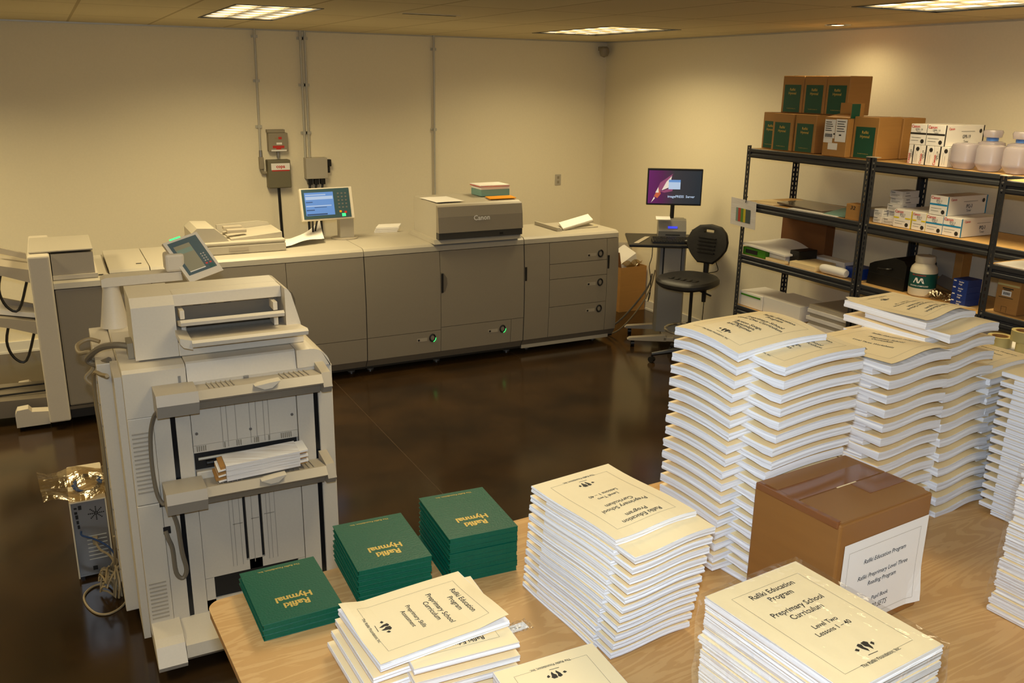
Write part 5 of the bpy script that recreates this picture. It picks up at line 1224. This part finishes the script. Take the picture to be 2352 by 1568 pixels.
# tall zigzag stack
N = 36; t1 = (1.754-TZ-.002)/36
for i in range(N):
    k = N-1-i; f_ = i/(N-1); A = (i % 2 == 0); z = TZ+.0012+k*t1
    cx = 1.432+.010*f_; cy = 1.538+.043*f_; th = radians(2.6)
    ox = rnd.uniform(-.003, .003); offy = 0
    if not A:
        offy = -.078 if z > 1.46 else -.064; ox += .050; th += radians(4)
    cy0 = cy; cx += ox; cy += offy
    def w(x, y, A=A, oy=offy, hf=.25+.75*k/N if k > 2 else 0):
        yy = y+oy          # measured from the stack's own middle line
        xx = x+(0 if A else .05)
        v = .004*sin(2*pi*(xx+.03)/.36)*smooth((.16-yy)/.25)+.003*sin(2*pi*yy/.28+.8)-.015*smooth((-yy-.02)/.16)-.006*smooth((yy-.04)/.08)-.006*smooth((-xx-.06)/.09)
        return v*hf
    b_ = .216; a_ = .276
    book('%s cream songbook from the top of the tall zigzag stack, jutting %s' % (ORD[i] if i else 'topmost', 'towards the press' if A else 'towards the photographer'),
         'songbooks in the tall zigzag stack', cx, cy, z, a_, b_, th+radians(rnd.uniform(-.6, .6) if i > 1 else 0), t1-G_, w, L1 if i < 2 else None, '+x', fan=None if k < 2 else (lambda x, y: .26*max(smooth((-x-.095)/.04), smooth((y-.05)/.04))) if A else (lambda x, y: .26*max(smooth((x-.095)/.04), smooth((-y-.045)/.04))))
# worksheets stack behind the box
N = 24; t1 = (1.625-TZ-.002)/N
for i in range(N):
    k = N-1-i; A = (i % 2 == 0); z = TZ+.0012+k*t1; f_ = i/(N-1)
    th = radians(4)
    cx = 1.955; cy = 1.605 if A else 1.658
    cy += .0; cx += (0 if A else -.002)
    w = lambda x, y, A=A: .006*sin(2*pi*(x+.02)/.30)*smooth((.12-y)/.2)+.002*sin(2*pi*y/.3)
    curl = (lambda x, y: .020*smooth((-x-.02)/.14)*0+.011*smooth((.05-y)/.17)*(1-smooth(abs(x)/.20))+.004*smooth((.1-y)/.2)) if i == 0 else None
    book('%s cream worksheet book of the stack behind the brown box, beside the zigzag stack' % ORD[i], 'worksheet books behind the brown box', cx, cy, z, .252, .275, th, t1-G_, w, L3 if i == 0 else None, '+x', curl, fan=None if k == 0 else (lambda x, y: .25*smooth((-y-.085)/.04)) if A else None)
# tallest stack at the back
N = 26; t1 = (1.688-TZ-.002)/N
for i in range(N):
    k = N-1-i; A = (i % 2 == 0); z = TZ+.0012+k*t1; f_ = i/(N-1)
    th = radians(4); cx = 2.185-.028*f_; cy = 1.690-.072*f_
    if not A: cy -= .036; cx += .022
    else: cy += .014
    if i == 1: cy -= .01
    w = lambda x, y: .007*sin(2*pi*(x+.02)/.27)*smooth((.14-y)/.24)
    curl = (lambda x, y: .014*smooth((.07-y)/.2)*(1-.5*smooth(abs(x)/.12))+.010*smooth((y-.11)/.03)*smooth((-x-.04)/.07)) if i == 0 else None
    book('%s cream plan book of the stack beside the steel cart, rising above the worksheet stack' % ORD[i], 'plan books in the stack by the steel cart', cx, cy, z, .225, .272, th, t1-G_, w, LC if i == 0 else None, '-y', curl, fan=None if (A or k < 2) else (lambda x, y: .25*smooth((-y-.085)/.04)))
# smaller stack to its right
N = 26; t1 = (1.53-TZ-.002)/N
for i in range(N):
    k = N-1-i; A = (i % 2 == 1); z = TZ+.0012+k*t1
    cx = 2.425; cy = 1.602+(0 if A else .050)
    if i == 0: cy -= .02
    w = lambda x, y: .004*sin(2*pi*(x+.05)/.3)
    book('%s cream book of the partly hidden stack behind the plan books' % ORD[i], 'books in the partly hidden stack', cx, cy, z, .279, .216, radians(3), t1-G_, w, L3 if i == 0 else None, '+x', fan=None if (not A or k < 2) else (lambda x, y: .4*smooth((-y-.05)/.04)))
# stack at the picture edge with notched ends
N = 30; t1 = .0137
for i in range(N):
    k = N-1-i; A = (i % 2 == 0); z = TZ+.0012+k*t1
    cx = 2.345; cy = 1.258+(.026 if A else -.012)
    book('%s cream book of the notched stack at the picture edge behind the wrapped books' % ORD[i], 'books in the notched stack at the picture edge', cx, cy, z, .216, .279, radians(2.5), t1-G_, lambda x, y: .002*sin(12*y), None, '+x')
# shrink wrapped stacks
def wrapped(lab, what, grp, cx, cy, th, N, t1, lean, jig, pr, wl):
    R = random.Random(lab)
    z = TZ+.0012
    for k in range(N):
        i = N-1-k; f_ = k/(N-1)
        dx, dy = jig[k % len(jig)]
        book('%s cream book in the %s' % (ORD[i], what), grp, cx+lean[0]*f_+dx, cy+lean[1]*f_+dy, z+k*t1, .216, .279, th+radians(R.uniform(-.8, .8) if i else 0), t1-G_, lambda x, y: .0, pr if i == 0 else None, '+y', pg='pages2', soft=1.6)
    h = N*t1; mb = MB(); n = 8
    def shell():
        c_, s_ = cos(th), sin(th); out = []
        X0, X1, Y0, Y1 = -.1135, .1135, -.1455, .1455
        ring = []
        for k in range(n): ring.append((X0+(X1-X0)*k/n, Y0))
        for k in range(n): ring.append((X1, Y0+(Y1-Y0)*k/n))
        for k in range(n): ring.append((X1-(X1-X0)*k/n, Y1))
        for k in range(n): ring.append((X0, Y1-(Y1-Y0)*k/n))
        rings = []
        for j in range(13):
            f_ = j/12; row = []
            for k, (x, y) in enumerate(ring):
                q = 1+R.uniform(.0, .03)
                row.append(mb.b.verts.new((cx+lean[0]*f_+(c_*x-s_*y)*q, cy+lean[1]*f_+(s_*x+c_*y)*q, TZ+.002+(h+.001)*f_)))
            rings.append(row)
        m_ = len(ring)
        for A, B in zip(rings, rings[1:]):
            for k in range(m_): mb.b.faces.new((A[k], A[(k+1) % m_], B[(k+1) % m_], B[k]))
        def top(u, v):
            x, y = X0+(X1-X0)*u, Y0+(Y1-Y0)*v
            return Vector((cx+lean[0]+c_*x-s_*y, cy+lean[1]+s_*x+c_*y, TZ+h+.0035+.0008*sin(23*u+11*v)))
        mb.grid(top, 10, 10)
    shell()
    solo('shrink_wrap', mb, 'film', wl, 'wrapping', (cx, cy, TZ))
wrapped('near', 'shrink wrapped stack in front of the brown box', 'wrapped lesson books near the photographer', .992, .858, radians(5), 24, .0146, (-.005, -.01), [(0, 0), (.003, .003), (-.002, 0), (.002, -.003), (-.004, .003), (0, 0), (.003, .002)], L2, 'shiny film shrunk around the wrapped stack before the brown box')
wrapped('edge', 'shrink wrapped stack cut by the picture edge', 'wrapped books at the picture edge', 1.915, .945, radians(3), 24, .0146, (.035, .0), [(-.004, 0), (.0, .003), (-.003, 0), (.002, -.003), (.003, .003), (0, 0)], None, 'shiny film shrunk around the wrapped stack at the picture edge')
# crossed pile by the hymnals
t1 = .0138; N = 8
for i in range(N):
    k = N-1-i; z = TZ+.0012+k*t1
    lab = '%s cream book of the crossed pile beside the green hymnals' % ORD[i]
    if i % 2 == 0:
        w = lambda x, y: .003*sin(9*x+1)
        curl = (lambda x, y: .010*smooth((x-.06)/.08)*smooth((-y+.06)/.12)+.012*smooth((-x-.08)/.06)*smooth((y+.02)/.12)+.004*smooth((-y-.02)/.1)) if i == 0 else None
        book(lab, 'books in the crossed pile', .565-.004*i, 1.468+.002*i, z, .279, .216, radians(4.5 if i == 0 else 2.5), t1-G_, w, LA if i == 0 else None, '+x', curl)
    else:
        book(lab, 'books in the crossed pile', .608, 1.452+.004*(i % 3), z, .216, .262, radians(-3), t1-G_, None, L2 if i == 1 else None, '-y', pg='pages2')
for i in range(4):
    k = 3-i; z = TZ+.0012+k*.0185
    book('%s cream book of the low stack nearest the photographer' % ORD[i], 'books in the low stack nearest the photographer', .738+.003*(i % 2), 1.145+.004*(i % 2), z, .216, .279, radians(-2.5), .0181, lambda x, y: .002*sin(14*x), L2 if i == 0 else None, '-y')
# green hymnals
HC = {}
def hymnal(lab, group, cx, cy, z, th, first):
    t_ = .0132; a, b = .176, .232
    o = thing('hymnal', lab, 'book', (cx, cy, z), group, rot=th)
    if not HC:
        HC['p'] = part('page_block', MB().box(-a/2+.003, a/2-.0008, -b/2+.0008, b/2-.0008, .0017, t_-.0017), 'green', o)
        HC['c'] = part('front_cover', MB().box(-a/2, a/2, -b/2, b/2, t_-.0016, t_, .0006, 1), 'green', o)
        HC['b'] = part('back_cover', MB().box(-a/2, a/2, -b/2, b/2, 0, .0016, .0006, 1), 'green', o)
    else:
        for q in ('p', 'c', 'b'):
            c = HC[q].copy(); C.objects.link(c); c.parent = o
    if first:
        c = [x for x in o.children if x.name.startswith('front_cover')][0]; OFF[c.name] = (0, 0, 0)
        f = lambda x, y: Vector((-x, -y, t_+.0004))
        mb = MB(); write(mb, 'Rafiki', .029, 0, .062, f, .035, .92); write(mb, 'Hymnal', .029, 0, .035, f, .035, .92); write(mb, 'The Rafiki Foundation, Inc.', .0092, 0, -.098, f, .012); part('gold_lettering', mb, 'gold', c)
    return o
for nm, n, cx, cy, th, lean in (('lowest of the three hymnal stacks, at the table corner', 3, .371, 1.795, radians(1.0), 0), ('middle one of the three hymnal stacks', 7, .598, 1.823, radians(-2.2), .0), ('tallest hymnal stack, nearest the cream lesson books', 9, .822, 1.820, radians(-3.5), .0)):
    for i in range(n):
        k = n-1-i
        hymnal('%s green hymnal in the %s' % (ORD[i], nm), 'green hymnals stacked on the table', cx+(0 if i == 0 else rnd.uniform(-.002, .002)), cy+(0 if i == 0 else rnd.uniform(-.002, .002)), TZ+.0006+k*.0134, th+radians(0 if i == 0 else rnd.uniform(-.7, .7)), i == 0)
# brown taped carton with the printed sheet
BX = (1.497, 1.268); bth = radians(4.6); bw, bd, bh = .308, .235, .286
t = thing('taped_carton', 'brown taped cardboard box with a white printed sheet on its side', 'box', (BX[0], BX[1], TZ+.0008), rot=bth)
part('carton', MB().box(-bw/2, bw/2, -bd/2, bd/2, 0, bh, .005, 2), 'card2', t)
part('top_flap', MB().prism([(-bw/2+.004, .004), (bw/2-.004, .004), (bw/2-.006, bd/2-.004), (-bw/2+.004, bd/2-.004)], 'z', bh+.0002, bh+.003), 'card2', t)
part('top_flap', MB().prism([(-bw/2+.004, -bd/2+.003), (bw/2-.02, -bd/2+.003), (bw/2-.006, -bd/2+.02), (bw/2-.006, .0), (-bw/2+.004, -.001)], 'z', bh+.0002, bh+.0042), 'card2', t)
part('flap_gap', MB().slab((-bw/2+.03, -.001, bh+.001), (bw-.06, 0, 0), (0, .005, 0), (0, 0, .0015)), 'carddark', t)
part('inner_sheet', MB().box(-.02, .045, -.0005, .010, bh+.0031, bh+.0036), 'cream', t)
part('tape_strip', MB().box(-bw/2-.001, bw/2-.02, .004, .062, bh+.0031, bh+.0038).box(.02, bw/2-.01, -.055, -.002, bh+.0043, bh+.005), 'tape', t)
part('edge_tape', MB().box(-bw/2-.003, -bw/2+.012, -bd/2+.006, bd/2-.004, bh-.012, bh+.0046, .003), 'tape', t)
sw, sh_ = .285, .215
def sf(e):
    def f(x, y):
        yy = y; bend = .010*smooth((x-.09)/.06)*smooth((-.01-y)/.1)
        return Vector((.008+x, -bd/2-.0012-e-bend, bh-.052-sh_/2+yy))
    return f
mb = MB(); A = mb.grid(lambda u, v: sf(0)((u-.5)*sw, (v-.5)*sh_), 14, 8); sh1 = part('printed_sheet', mb, 'paper', t)
mb = MB(); write(mb, 'Rafiki Education Program', .0148, 0, .050, sf(.0006), .006, .95, .18); write(mb, 'Rafiki Preprimary Level Three', .0148, 0, .012, sf(.0006), .006, .95, .18); write(mb, 'Reading Program', .0148, 0, -.008, sf(.0006), .006, .95, .18); write(mb, 'Pupil Book', .0138, 0, -.050, sf(.0006), .006, .95, .18); write(mb, '20 SETS', .019, .002, -.073, sf(.0006), 0, .85, .3); part('lettering', mb, 'ink', sh1)
mb = MB()
for q in ((-.125, -.092, .118, -.092), (.118, -.092, .118, .085), (.118, .085, -.125, .085), (-.125, .085, -.125, -.092)): line2(mb, *q, .0007, sf(.0006), 10)
part('sheet_frame', mb, 'inkgrey', sh1)
t = thing('wrapped_label', 'small white label in clear film lying on the bare table', 'label', (.79, 1.488, TZ), rot=radians(4))
part('label_card', MB().box(-.026, .026, -.012, .012, .0008, .0018), 'paper', t)
part('label_film', MB().sheet(lambda u, v: Vector((-.034+.068*u, -.02+.04*v, .0032+.002*sin(17*u+9*v))), 10, 6, .0005), 'film', t)
f = plane_f((0, 0, .0019), (1, 0, 0), (0, 1, 0), (0, 0, 1), .0003); mb = MB(); rect2(mb, -.015, .0, .002, .004, f); rect2(mb, -.004, .012, -.004, -.002, f); part('lettering', mb, 'inkgrey', t)
